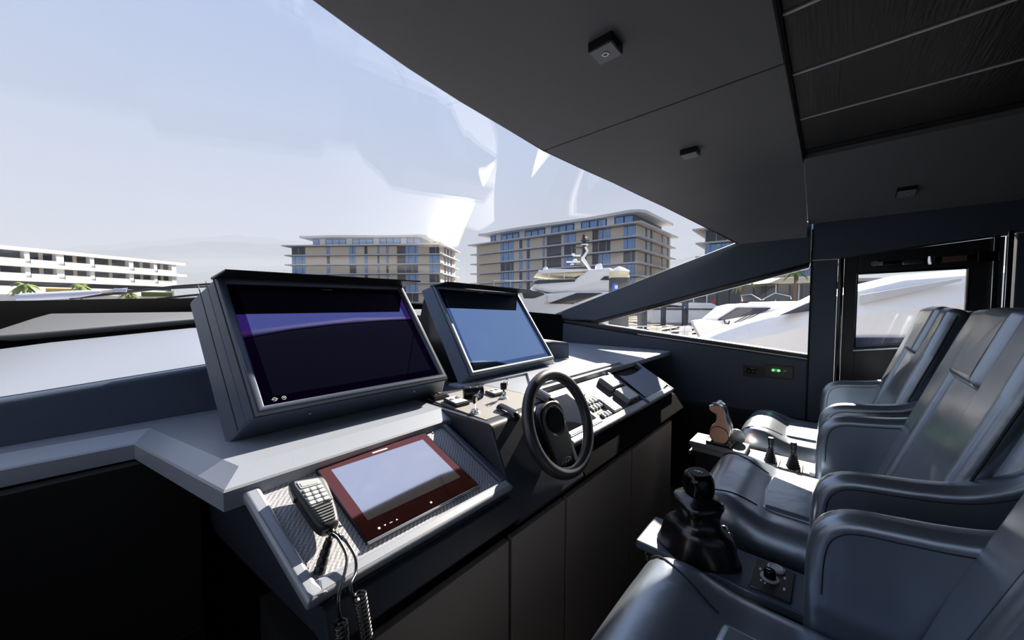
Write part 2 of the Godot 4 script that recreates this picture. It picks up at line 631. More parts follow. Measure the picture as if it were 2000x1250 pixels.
	for e in [[-0.11, 1.062, -0.49, 1.127], [-0.11, 1.468, -0.49, 1.475], [-0.11, 1.062, -0.11, 1.468], [-0.49, 1.127, -0.49, 1.475]]:
		g.tube(PackedVector3Array([P(2.716, e[1], e[0]), P(2.716, e[3], e[2])]), 0.005, 6)
	part(d, "glazing_bead", g, M.black_gloss)
	g = G()
	g.tube(PackedVector3Array([P(2.71, 1.045, -0.105), P(2.71, 1.108, -0.49)]), 0.007, 6)
	part(d, "lower_bead", g, M.satin_steel)
	g = G()
	g.slab(pts([-0.105, 1.05, -0.495, 1.12, -0.495, 1.48, -0.105, 1.473]), 0.006, 0.0, side_at(2.745))
	part(d, "pane", g, M.window_glass)
	g = G()
	g.tube(PackedVector3Array([P(2.70, 1.563, -0.04), P(2.70, 1.617, -0.6)]), 0.004, 6)
	g.box(P(2.70, 0.82, -0.6), Vector3(0.02, 1.62, 0.018), 0.003)
	part(d, "chrome_frame", g, M.chrome)
	g = G()
	g.box(P(2.715, 0.82, -0.565), Vector3(0.03, 1.60, 0.02), 0.003)
	part(d, "door_handle_rail", g, M.chrome)
	# bar across the top of the door with its roller
	g = G()
	g.slab(pts([-0.20, 1.50, -0.20, 1.522, -0.50, 1.532, -0.50, 1.508]), 0.03, 0.003, side_at(2.68))
	part(d, "closer_bar", g, M.black_gloss)
	g = G()
	g.slab(pts([-0.27, 1.501, -0.27, 1.5235, -0.345, 1.526, -0.345, 1.503]), 0.032, 0.002, side_at(2.68))
	g.lathe([V2(0, -0.02), V2(0.013, -0.02), V2(0.014, 0), V2(0.013, 0.02), V2(0, 0.02)], Transform3D(Basis(Vector3.RIGHT, 0), P(2.67, 1.516, -0.365)), 16)
	g.lathe([V2(0, -0.015), V2(0.015, -0.015), V2(0.017, 0), V2(0.015, 0.015), V2(0, 0.015)], Transform3D(Basis(Vector3.FORWARD, PI / 2), P(2.675, 1.515, -0.172)), 16)
	g.box(P(2.68, 1.514, -0.21), Vector3(0.02, 0.02, 0.05), 0.004)
	part(d, "closer_fitting", g, M.chrome)
	g = G()
	g.slab(pts([-0.40, 1.504, -0.40, 1.53, -0.475, 1.533, -0.475, 1.507]), 0.034, 0.002, side_at(2.68))
	part(d, "closer_block", g, M.wood_veneer)
	g = G()
	g.box(P(2.69, 1.521, -0.535), Vector3(0.05, 0.045, 0.06), 0.005)
	part(d, "closer_bracket", g, M.black_gloss)
	# panes of the wedge window and the windscreen
	g = G()
	g.slab(pts([0.08, 1.0, 1.47, 1.14, 1.47, 1.155, 0.08, 1.53]), 0.008, 0.0, side_at(2.745))
	structure("window_2", g, M.window_glass, "wedge-shaped side window pane below the slanting pillar")
	var base := curve([P(-0.42, 1.305, 2.01), P(-0.27, 1.309, 2.08), P(0.27, 1.327, 2.28), P(1.2, 1.318, 2.42), P(2.1, 1.27, 2.27), P(2.55, 1.226, 2.03), P(2.70, 1.205, 1.83)], 6)
	var top := PackedVector3Array()
	var te := []
	for q in [[-0.42, 1.968, 0.63], [0.0, 1.968, 0.78], [0.298, 1.968, 0.851], [0.559, 1.968, 0.894], [0.9, 1.968, 0.918]] + edge: te.push_back(P(q[0], q[1] + 0.012, q[2] + 0.01))
	te.push_back(P(2.735, 1.50, 1.09)); te.push_back(P(2.735, 1.235, 1.87))
	var total := 0.0
	for i in te.size() - 1: total += (te[i + 1] - te[i]).length()
	for k in base.size():
		var want := total * k / (base.size() - 1)
		var i := 0
		while i < te.size() - 2 and want > (te[i + 1] - te[i]).length():
			want -= (te[i + 1] - te[i]).length()
			i += 1
		top.push_back(te[i].lerp(te[i + 1], clampf(want / (te[i + 1] - te[i]).length(), 0, 1)))
	g = G(80)
	rings = []
	for k in base.size():
		var out := Vector3(0, 0.004, -0.004)
		rings.push_back(PackedVector3Array([base[k] - out, top[k] - out, top[k] + out, base[k] + out]))
	g.loft(rings)
	structure("window_1", g, M.window_glass, "great raked windscreen pane over the dash")
	# black foot of the windscreen
	g = G(60)
	rings = []
	for q in base: rings.push_back(PackedVector3Array([q + Vector3(0, 0.003, 0.012), q + Vector3(0, -0.045, 0.035), q + Vector3(0, -0.40, 0.02), q + Vector3(0, -0.40, -0.05), q + Vector3(0, 0.003, -0.03)]))
	g.loft(rings)
	structure("trim_1", g, M.matte_black, "black foot of the windscreen above the grey cowl")
	# port wall with its window, aft wall: behind the camera
	g = G()
	g.box(P(-0.48, 0.52, -0.1), Vector3(0.08, 1.04, 4.6))
	g.box(P(-0.48, 1.82, -0.3), Vector3(0.08, 0.42, 4.2))
	g.box(P(-0.48, 1.3, -1.4), Vector3(0.08, 0.7, 2.0))
	g.slab(pts([1.35, 1.0, 2.0, 1.0, 2.0, 1.22, 1.85, 1.24, 0.5, 1.72, 0.3, 1.72]), 0.08, 0.0, side_at(-0.48))
	structure("wall_port", g, M.wall_panel, "port wall of the wheelhouse with its side windows")
	g = G()
	g.slab(pts([1.9, 1.03, 1.9, 1.62, -2.25, 1.62, -2.25, 1.03]), 0.008, 0.0, side_at(-0.48))
	structure("window_3", g, M.window_glass, "port side window pane")
	g = G()
	g.box(P(1.15, 0.95, -2.42), Vector3(3.3, 2.1, 0.08))
	structure("wall_aft", g, M.wall_panel, "aft wall of the wheelhouse")
	# hull below the windscreen, closing the cabin at the bow
	g = G()
	g.box(P(1.15, 0.45, 2.42), Vector3(3.3, 1.1, 0.06))
	structure("wall_forward", g, M.wall_panel, "forward bulkhead under the windscreen")
	# roof over the ceiling
	g = G()
	g.slab(pts([-0.52, 0.55, 0.0, 0.76, 0.4, 0.85, 0.9, 0.9, 1.5, 0.89, 2.086, 0.84, 2.3, 0.78, 2.3, -2.46, -0.52, -2.46]), 0.05, 0.004, flat_at(2.06))
	structure("trim_2", g, M.gelcoat, "roof skin above the headliner")
	# ceiling lamps, switched off
	var names := ["square black downlight on the smooth ceiling panel nearest the camera", "square black downlight beyond the ceiling seam, near the windscreen corner", "small black downlight on the sloping side soffit above the door"]
	var spots := [[P(0.835, 1.95, 0.435), Basis.IDENTITY], [P(1.634, 1.95, 0.456), Basis.IDENTITY], [P(2.467, 1.836, -0.251), Basis(Vector3(0, 0, 1), -0.29)]]
	for i in 3:
		var at: Vector3 = spots[i][0]
		var bs: Basis = spots[i][1]
		var l := thing("downlight", names[i], "downlight", at, "square ceiling downlights")
		g = G()
		g.slab(rrect(0.064, 0.064, 0.003), 0.024, 0.0015, Transform3D(bs * Basis(Vector3.RIGHT, PI / 2), at - bs.y * 0.010))
		part(l, "housing", g, M.black_plastic)
		g = G()
		g.slab(rrect(0.058, 0.058, 0.002), 0.002, 0.0, Transform3D(bs * Basis(Vector3.RIGHT, PI / 2), at - bs.y * 0.0228))
		part(l, "face_plate", g, M.grey_plastic)
		g = G()
		g.lathe([V2(0.0, 0.001), V2(0.004, 0.001), V2(0.005, -0.0012), V2(0.0085, -0.0012), V2(0.009, 0.001)], Transform3D(bs, at - bs.y * 0.0242), 20)
		part(l, "lens_ring", g, M.satin_steel)

# ---------------------------------------------------------------- dash
func dash():
	var d := thing("dashboard", "stepped black leather dashboard under the windscreen with a lit front ledge", "dashboard", P(0.1, 0.9, 1.4))
	# upper cowl: stations along the beam
	var st := [[-0.438, 1.43, 1.06, 1.13], [-0.16, 1.445, 1.078, 1.168], [0.2, 1.452, 1.108, 1.20], [0.9, 1.45, 1.13, 1.21], [1.5, 1.40, 1.10, 1.17], [1.8, 1.29, 1.068, 1.12], [1.868, 1.2, 1.062, 1.10]]
	var rings := []
	for k in (st.size() - 1) * 4 + 1:
		var i := mini(k / 4, st.size() - 2)
		var w := (k - i * 4) / 4.0
		var a := Vector3(st[i][0], st[i][2], st[i][1]).lerp(Vector3(st[i + 1][0], st[i + 1][2], st[i + 1][1]), w)
		var hi := lerpf(st[i][3], st[i + 1][3], w)
		var prof := soft(pts([a.z, 0.966, a.z, a.y, 2.0, hi, 2.0, 0.966]), [0.0, 0.02, 0.004, 0.0])
		var ring := PackedVector3Array()
		for q in prof: ring.push_back(P(a.x, q.y, q.x))
		rings.push_back(ring)
	var g := G(60)
	g.loft(rings)
	part(d, "upper_cowl", g, M.black_leather)
	g = G(60)
	var cover := []
	for r in rings:
		var a: Vector3 = r[5]
		var b: Vector3 = r[6]
		var up := Vector3(0, 0.002, 0)
		cover.push_back(PackedVector3Array([a.lerp(b, 0.004), a.lerp(b, 0.004) + up, b + up, b]))
	g.loft(cover)
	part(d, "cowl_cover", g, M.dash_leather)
	g = G(60)
	rings = []
	for q in [[-0.438, 2.03, 1.185], [-0.2, 2.03, 1.199], [0.24, 2.05, 1.237], [0.6, 2.07, 1.25], [1.2, 2.08, 1.24], [1.9, 2.02, 1.18], [2.3, 1.95, 1.12]]:
		var ring := PackedVector3Array()
		for e in soft(pts([q[1] + 0.03, q[2] - 0.02, q[1], q[2], q[1] + 0.06, 1.268, q[1] + 0.075, 1.262, q[1] + 0.08, q[2] - 0.02]), [0, 0.006, 0.006, 0, 0]): ring.push_back(P(q[0], e.y, e.x))
		rings.push_back(ring)
	g.loft(rings)
	part(d, "windscreen_ledge", g, M.ledge_grey)
	g = G(60)
	rings = []
	for q in [[-0.438, 2.03], [0.3, 2.06], [1.2, 2.08], [1.9, 2.02], [2.3, 1.95]]:
		rings.push_back(PackedVector3Array([P(q[0], 0.967, q[1] + 0.02), P(q[0], 1.25, q[1] + 0.05), P(q[0], 1.25, q[1] + 0.12), P(q[0], 0.967, q[1] + 0.12)]))
	g.loft(rings)
	part(d, "demister_slot", g, M.void_black)
	# the deck on which the screens stand
	var outline := pts([-0.438, 1.33, 0.016, 1.312, 0.122, 0.846, 0.69, 0.868, 0.69, 1.9, -0.438, 1.9])
	g = G(20)
	rings = []
	var lv := [[0.0, 0.905], [0.0, 0.942], [0.004, 0.946], [0.048, 0.962], [0.056, 0.965]]
	for e in lv:
		var ring := PackedVector3Array()
		for i in outline.size():
			var q := outline[i]
			var off := [V2(0, 1), V2(0.55, 0.95), V2(0.62, 1.0), V2(0, 1), V2(0, 0), V2(0, 0)][i] as Vector2
			ring.push_back(P(q.x + off.x * e[0], e[1], q.y + off.y * e[0]))
		rings.push_back(ring)
	g.loft(rings, true, false)
	var s := g.p.size()
	var tr := Geometry2D.triangulate_polygon(outline)
	for e in 2:
		var r: PackedVector3Array = rings[0 if e == 0 else rings.size() - 1]
		s = g.p.size()
		for i in range(0, tr.size(), 3): g.tri(r[tr[i]], r[tr[i + 1]], r[tr[i + 2]])
		g.face(s, Vector3.DOWN if e == 0 else Vector3.UP)
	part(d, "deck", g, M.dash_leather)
	# front wall below the ledge
	g = G()
	g.box(P(-0.145, 0.45, 1.30), Vector3(0.56, 0.90, 0.04), 0.004)
	part(d, "front_panel", g, M.void_black)
	g = G()
	g.box(P(-0.145, 0.40, 1.278), Vector3(0.56, 0.006, 0.006), 0.002)
	part(d, "panel_joint", g, M.dark_trim)
	g = G()
	g.box(P(1.12, 0.46, 1.50), Vector3(3.08, 0.86, 0.03))
	part(d, "inner_panel", g, M.void_black)

# ---------------------------------------------------------------- the two big screens
func monitors():
	var n := Vector3(0, 0.604, 0.797)
	var u := Vector3(0, 0.797, -0.604)
	monitor(P(0.207, 1.035, 1.0), P(0.177, 1.376, 1.258), P(0.772, 1.036, 1.0), P(0.746, 1.375, 1.257), n, u, "screen_purple", "screen_purple_rim", "large black leather-framed helm screen nearest the camera, its glass tinted purple", true)
	n = Vector3(0, 0.682, 0.731)
	u = Vector3(0, 0.731, -0.682)
	monitor(P(0.968, 1.002, 1.10), P(1.041, 1.396, 1.466), P(1.565, 1.007, 1.10), P(1.650, 1.373, 1.445), n, u, "screen_blue", "screen_blue_rim", "second black leather-framed helm screen behind the wheel, its glass tinted blue", false)

func monitor(bl: Vector3, tl: Vector3, br: Vector3, tr: Vector3, n: Vector3, u: Vector3, face: String, rim: String, label: String, near: bool):
	var m := thing("helm_screen", label, "screen", (bl + br) / 2 - n * 0.05, "framed screens on the dash")
	# housing flares out towards its back
	var g := G(30)
	var flare := 0.045
	var dep := 0.12 if near else 0.045
	var rings := []
	var c := [bl, br, tr, tl]
	var shift := [Vector3(-flare, 0, 0) - u * 0.012, Vector3(flare, 0, 0) - u * 0.012, Vector3(flare, 0, 0) + u * 0.004, Vector3(-flare, 0, 0) + u * 0.004]
	for e in [[0.03, 0.0, 0.03], [0.002, 0.0, 0.006], [0.006, 0.0, 0.0], [dep - 0.006, 0.92, 0.0], [dep, 1.0, 0.006]]:
		var ring := PackedVector3Array()
		for i in 4:
			var a: Vector3 = c[i]
			var b: Vector3 = c[(i + 3) % 4]
			var d: Vector3 = c[(i + 1) % 4]
			var inw: Vector3 = ((b - a).normalized() + (d - a).normalized())
			var r := 0.012
			var base: Vector3 = a - n * e[0] + (shift[i] as Vector3) * e[1] + inw * e[2]
			ring.push_back(base + (b - a).normalized() * r)
			ring.push_back(base + inw * r * 0.3)
			ring.push_back(base + (d - a).normalized() * r)
		rings.push_back(ring)
	g.loft(rings)
	part(m, "housing", g, M.black_leather)
	# rear body sloping down to the deck
	g = G(30)
	var q := []
	for i in 4: q.push_back((c[i] as Vector3) - n * dep + (shift[i] as Vector3) + ((c[(i + 1) % 4] as Vector3) - (c[i] as Vector3)).normalized() * 0.02 + ((c[(i + 3) % 4] as Vector3) - (c[i] as Vector3)).normalized() * 0.02)
	var back := []
	var fz := 1.40 if near else 1.38
	back.push_back(P(q[0].x + 0.03, 0.96, fz)); back.push_back(P(q[1].x - 0.03, 0.96, fz))
	back.push_back(P(q[1].x - 0.03, 1.22, fz + 0.1)); back.push_back(P(q[0].x + 0.03, 1.22, fz + 0.1))
	g.hexa([q[0], q[1], q[2], q[3], back[0], back[1], back[2], back[3]])
	part(m, "rear_body", g, M.dark_trim)
	# foot on the deck
	if near:
		g = G(30)
		var cx := (bl.x + br.x) / 2
		g.hexa([P(cx - 0.2, 0.962, 1.12), P(cx + 0.2, 0.962, 1.12), P(cx + 0.2, 0.962, 1.4), P(cx - 0.2, 0.962, 1.4), P(cx - 0.22, 0.99, 1.14), P(cx + 0.22, 0.99, 1.14), P(cx + 0.22, 1.04, 1.4), P(cx - 0.22, 1.04, 1.4)])
		part(m, "foot", g, M.void_black)
	# bezel: four padded bars
	var bw := 0.024 if near else 0.022
	var ci := []
	for i in 4:
		var a: Vector3 = c[i]
		var b: Vector3 = c[(i + 3) % 4]
		var d: Vector3 = c[(i + 1) % 4]
		ci.push_back(a + ((b - a).normalized() + (d - a).normalized()) * bw)
	g = G(70)
	for i in 4:
		var a: Vector3 = c[i]
		var b: Vector3 = c[(i + 1) % 4]
		var ai: Vector3 = ci[i]
		var bi: Vector3 = ci[(i + 1) % 4]
		var ra := PackedVector3Array()
		var rb := PackedVector3Array()
		for k in 7:
			var t := k / 6.0
			var h := 0.011 * sqrt(maxf(0.0, 1.0 - pow(absf(2.0 * t - 1.0), 3.0)))
			ra.push_back(a.lerp(ai, t) + n * h)
			rb.push_back(b.lerp(bi, t) + n * h)
		ra.push_back(ai - n * 0.012); rb.push_back(bi - n * 0.012)
		ra.push_back(a - n * 0.012); rb.push_back(b - n * 0.012)
		g.loft([ra, rb], true, false)
	part(m, "bezel", g, M.black_leather)
	# glass: tinted rim and the picture area inside it
	var gx := Vector3(1, 0, 0)
	var sheet := func(inset_l: float, inset_r: float, inset_b: float, inset_t: float, h: float) -> Geo:
		var k := G()
		var o := []
		for i in 4:
			var a: Vector3 = ci[i]
			var sx := inset_l if i in [0, 3] else -inset_r
			var su := inset_b if i in [0, 1] else -inset_t
			o.push_back(a + gx * sx + u * su)
		k.hexa([o[0] - n * 0.006, o[1] - n * 0.006, o[2] - n * 0.006, o[3] - n * 0.006, o[0] + n * h, o[1] + n * h, o[2] + n * h, o[3] + n * h])
		return k
	var e := -0.003
	part(m, "glass", sheet.call(e, e, e, e, 0.0), M[rim])
	part(m, "display", sheet.call(0.022, 0.024, 0.022, 0.024, 0.0006), M[face])
	if near:
		for i in 2:
			g = G()
			var at: Vector3 = (ci[0] as Vector3) + gx * (0.024 + 0.020 * i) + u * 0.012 + n * 0.001
			var bs := Basis(gx, u, n)
			g.slab(circle(0.0052, 20), 0.0006, 0.0, Transform3D(bs, at))
			part(m, "touch_icon", g, M.white_print)
			g = G()
			g.slab(circle(0.0038, 20), 0.0006, 0.0, Transform3D(bs, at + n * 0.0002))
			part(m, "icon_field", g, M.black_gloss)
			g = G()
			if i == 0: g.slab(rrect(0.014, 0.0012, 0.0004), 0.0006, 0.0, Transform3D(bs, at + n * 0.0004))
			else: g.slab(pts([-0.002, -0.001, 0.002, -0.001, 0.002, 0.001, -0.002, 0.001]), 0.0006, 0.0, Transform3D(bs, at + n * 0.0004))
			part(m, "icon_mark", g, M.white_print)
	g = G()
	var cm := ((ci[2] as Vector3) + (ci[3] as Vector3)) / 2
	g.slab(rrect(0.034, 0.0035, 0.001), 0.0006, 0.0, Transform3D(Basis(gx, u, n), cm - u * 0.010 + n * 0.0004))
	part(m, "maker_mark", g, M.grey_plastic)
	# visor over the top edge
	g = G(30)
	var dn := Vector3(0, 0.010, 0.112)
	var l0 := tl + Vector3(-0.004, 0, 0)
	var r0 := tr + Vector3(0.004, 0, 0)
	g.hexa([l0 - n * 0.012, r0 - n * 0.012, r0 + dn + Vector3(0.012, 0, 0), l0 + dn + Vector3(0.012, 0, 0), l0 - n * 0.012 + u * 0.007, r0 - n * 0.012 + u * 0.007, r0 + dn + Vector3(0.012, 0.004, 0), l0 + dn + Vector3(0.012, 0.004, 0)])
	part(m, "visor", g, M.dark_trim)
	# side seam and its stitches
	g = G()
	var sa := tl - n * 0.020 + (shift[3] as Vector3) * 0.32
	var sb := bl - n * 0.020 + (shift[0] as Vector3) * 0.32
	var sc := tl - n * 0.040 + (shift[3] as Vector3) * 0.63
	var sd := bl - n * 0.040 + (shift[0] as Vector3) * 0.63
	g.tube(PackedVector3Array([tl - n * 0.002 + gx * -0.001, bl - n * 0.002 + gx * -0.001, br - n * 0.002 - u * 0.001]), 0.0018, 6)
	g.tube(PackedVector3Array([sc, sd]), 0.0012, 6)
	part(m, "seam", g, M.seam_black)
	if near:
		g = G()
		for k in 90:
			var t := (k + 0.5) / 90.0
			var at := sa.lerp(sb, t)
			g.box(at, Vector3(0.0018, 0.0026, 0.0012), 0.0, Basis(gx, u, n))
		part(m, "stitching", g, M.stitch_thread).set_meta("kind", "stuff")
	for t in [0.22, 0.78]:
		g = G()
		g.lathe([V2(0, 0), V2(0.004, 0), V2(0.004, 0.002), V2(0.002, 0.003), V2(0, 0.003)], Transform3D(Basis(Vector3.RIGHT, PI), bl.lerp(br, t) - n * 0.03 - u * 0.0065), 12)
		part(m, "screw", g, M.satin_steel)

# ---------------------------------------------------------------- chart console with the flush display
# panel coordinates: s to starboard, v up the slope, h above it
func lp(s: float, v: float, h := 0.0) -> Vector3:
	return P(s - 0.10 * (v - 0.1), 0.814 + 0.4108 * v + 0.9117 * h, 0.62 + 0.9117 * v - 0.4108 * h)
func lpx(h := 0.0) -> Transform3D:
	return xf(lp(0, 0, h), Vector3(1, 0, 0), Vector3(-0.10, 0.4108, -0.9117), Vector3(0, 0.9117, 0.4108))
func rp(s: float, v: float, h := 0.0) -> Vector3:
	return P(s, 0.82 + 0.471 * v + 0.882 * h, 0.645 + 0.882 * v - 0.471 * h)
func rpx(h := 0.0) -> Transform3D:
	return xf(rp(0, 0, h), Vector3(1, 0, 0), Vector3(0, 0.471, -0.882), Vector3(0, 0.882, 0.471))

func lower_console():
	var d := thing("chart_console", "sloping black console below the first screen, with a carbon panel and padded lip", "console", P(0.42, 0.72, 0.9))
	var g := G(25)
	var prof := soft(pts([1.44, 0.895, 0.868, 0.903, 0.628, 0.802, 0.604, 0.795, 0.584, 0.742, 0.60, 0.727, 0.64, 0.745, 1.44, 0.625]), [0, 0, 0.004, 0.008, 0.006, 0.006, 0.02, 0], 3)
	var ra := PackedVector3Array()
	var rb := PackedVector3Array()
	for q in prof:
		var t := clampf((q.x - 0.6) / 0.27, 0.0, 1.0)
		ra.push_back(P(lerpf(0.212, 0.156, t), q.y, q.x))
		rb.push_back(P(0.68, q.y, q.x))
	var s := g.p.size()
	g.loft([ra, rb], true, false)
	var tr := Geometry2D.triangulate_polygon(prof)
	for e in 2:
		s = g.p.size()
		var r := ra if e == 0 else rb
		for i in range(0, tr.size(), 3): g.tri(r[tr[i]], r[tr[i + 1]], r[tr[i + 2]])
		g.face(s, Vector3.LEFT if e == 0 else Vector3.RIGHT)
	part(d, "body", g, M.console_black)
	g = G()
	g.slab(pts([0.196, 0.02, 0.665, 0.02, 0.665, 0.274, 0.196, 0.274]), 0.004, 0.0, lpx(-0.001))
	part(d, "carbon_panel", g, M.carbon_weave)
	# padded lip along the bottom, rail along the port side, rail against the helm block
	g = G(60)
	g.slab(soft(pts([0.190, -0.010, 0.672, -0.010, 0.672, 0.020, 0.200, 0.024]), 0.004, 2), 0.024, 0.009, lpx(0.002), 4)
	part(d, "bottom_lip", g, M.dash_leather)
	g = G(60)
	g.slab(soft(pts([0.176, -0.010, 0.212, -0.010, 0.201, 0.02, 0.196, 0.275, 0.166, 0.275]), 0.004, 2), 0.024, 0.008, lpx(0.002), 4)
	part(d, "side_rail", g, M.dash_leather)
	g = G(60)
	g.slab(pts([0.654, 0.02, 0.68, 0.02, 0.68, 0.275, 0.664, 0.275]), 0.02, 0.006, lpx(0.002), 3)
	part(d, "inner_rail", g, M.black_leather)
	g = G()
	for row in 2:
		for k in 70:
			g.box(lp(0.215 + 0.0064 * k, -0.0125, 0.0005 - 0.004 * row) + Vector3(0, -0.001, 0.0015), Vector3(0.0038, 0.0011, 0.0011), 0.0)
	part(d, "stitching", g, M.stitch_thread).set_meta("kind", "stuff")
	g = G()
	g.tube(PackedVector3Array([lp(0.176, 0.27, -0.008), lp(0.186, -0.008, -0.008), lp(0.2, -0.014, -0.012)]), 0.0014, 6)
	part(d, "seam", g, M.stitch_thread)
	for q in [[0.192, 0.262], [0.286, 0.106], [0.219, 0.031], [0.300, 0.269], [0.632, 0.032], [0.625, 0.262]]:
		g = G()
		g.lathe([V2(0, 0), V2(0.004, 0), V2(0.004, 0.0015), V2(0.0028, 0.003), V2(0.0015, 0.002), V2(0, 0.002)], Transform3D(Basis(Vector3.RIGHT, 0.42), lp(q[0], q[1], 0.0)), 12)
		part(d, "screw", g, M.satin_steel)
	# flush touch display
	var t := thing("flush_display", "tilted flush touch display glowing pale with a reddish glass border", "display", lp(0.44, 0.15))
	g = G()
	g.slab(pts([0.302, 0.04, 0.597, 0.04, 0.597, 0.266, 0.302, 0.266]), 0.008, 0.001, lpx(0.004))
	part(t, "frame", g, M.black_gloss)
	g = G()
	g.slab(pts([0.305, 0.0435, 0.594, 0.0435, 0.594, 0.263, 0.305, 0.263]), 0.002, 0.0, lpx(0.0076))
	part(t, "border_glass", g, M.glass_red_rim)
	g = G()
	g.slab(pts([0.328, 0.084, 0.573, 0.084, 0.573, 0.243, 0.328, 0.243]), 0.002, 0.0, lpx(0.0081))
	part(t, "display", g, M.lcd_pale)
	g = G()
	g.slab(pts([0.302, 0.036, 0.597, 0.036, 0.597, 0.0415, 0.302, 0.0415]), 0.010, 0.002, lpx(0.006))
	part(t, "bottom_edge", g, M.satin_steel)
	var ic := [[0.336, 0], [0.349, 1], [0.362, 2], [0.375, 3], [0.462, 4]]
	for q in ic:
		g = G()
		var c := V2(q[0], 0.057)
		match q[1]:
			0: g.slab(circle(0.0026, 14, c), 0.0006, 0.0, lpx(0.0089))
			1: g.slab(pts([c.x - 0.0025, 0.0585, c.x + 0.0025, 0.0585, c.x, 0.0555]), 0.0006, 0.0, lpx(0.0089))
			2: g.slab(pts([c.x - 0.003, 0.0562, c.x + 0.003, 0.0562, c.x + 0.003, 0.0574, c.x - 0.003, 0.0574]), 0.0006, 0.0, lpx(0.0089))
			3: g.slab(pts([c.x - 0.0025, 0.0555, c.x + 0.0025, 0.0555, c.x, 0.0585]), 0.0006, 0.0, lpx(0.0089))
			4: g.slab(rrect(0.0045, 0.0045, 0.001, 3, c), 0.0006, 0.0, lpx(0.0089))
		part(t, "touch_icon", g, M.white_print)
	g = G()
	g.slab(rrect(0.04, 0.004, 0.001, 3, V2(0.452, 0.2525)), 0.0006, 0.0, lpx(0.0088))
	part(t, "maker_mark", g, M.white_print)
	# cabinet fronts below both consoles
	var lim := [0.20, 0.651, 0.908, 1.40, 1.90]
	var nm := ["dark cabinet front under the chart console, nearest the camera", "narrow dark cabinet front under the wheel", "dark cabinet front right of the wheel, behind the joystick", "farthest dark cabinet front, towards the starboard wall"]
	for i in 4:
		var c := thing("cabinet", nm[i], "cabinet", P((lim[i] + lim[i + 1]) / 2, 0, 0.62), "cabinet fronts below the dash")
		g = G()
		g.box(P((lim[i] + lim[i + 1]) / 2, 0.355, 0.598), Vector3(lim[i + 1] - lim[i] - 0.013, 0.69, 0.018), 0.002)
		part(c, "door", g, M.cabinet_face)
		g = G()
		g.box(P((lim[i] + lim[i + 1]) / 2, 0.31, 0.80), Vector3(lim[i + 1] - lim[i] - 0.002, 0.60, 0.36), 0.0)
		part(c, "carcass", g, M.void_black)

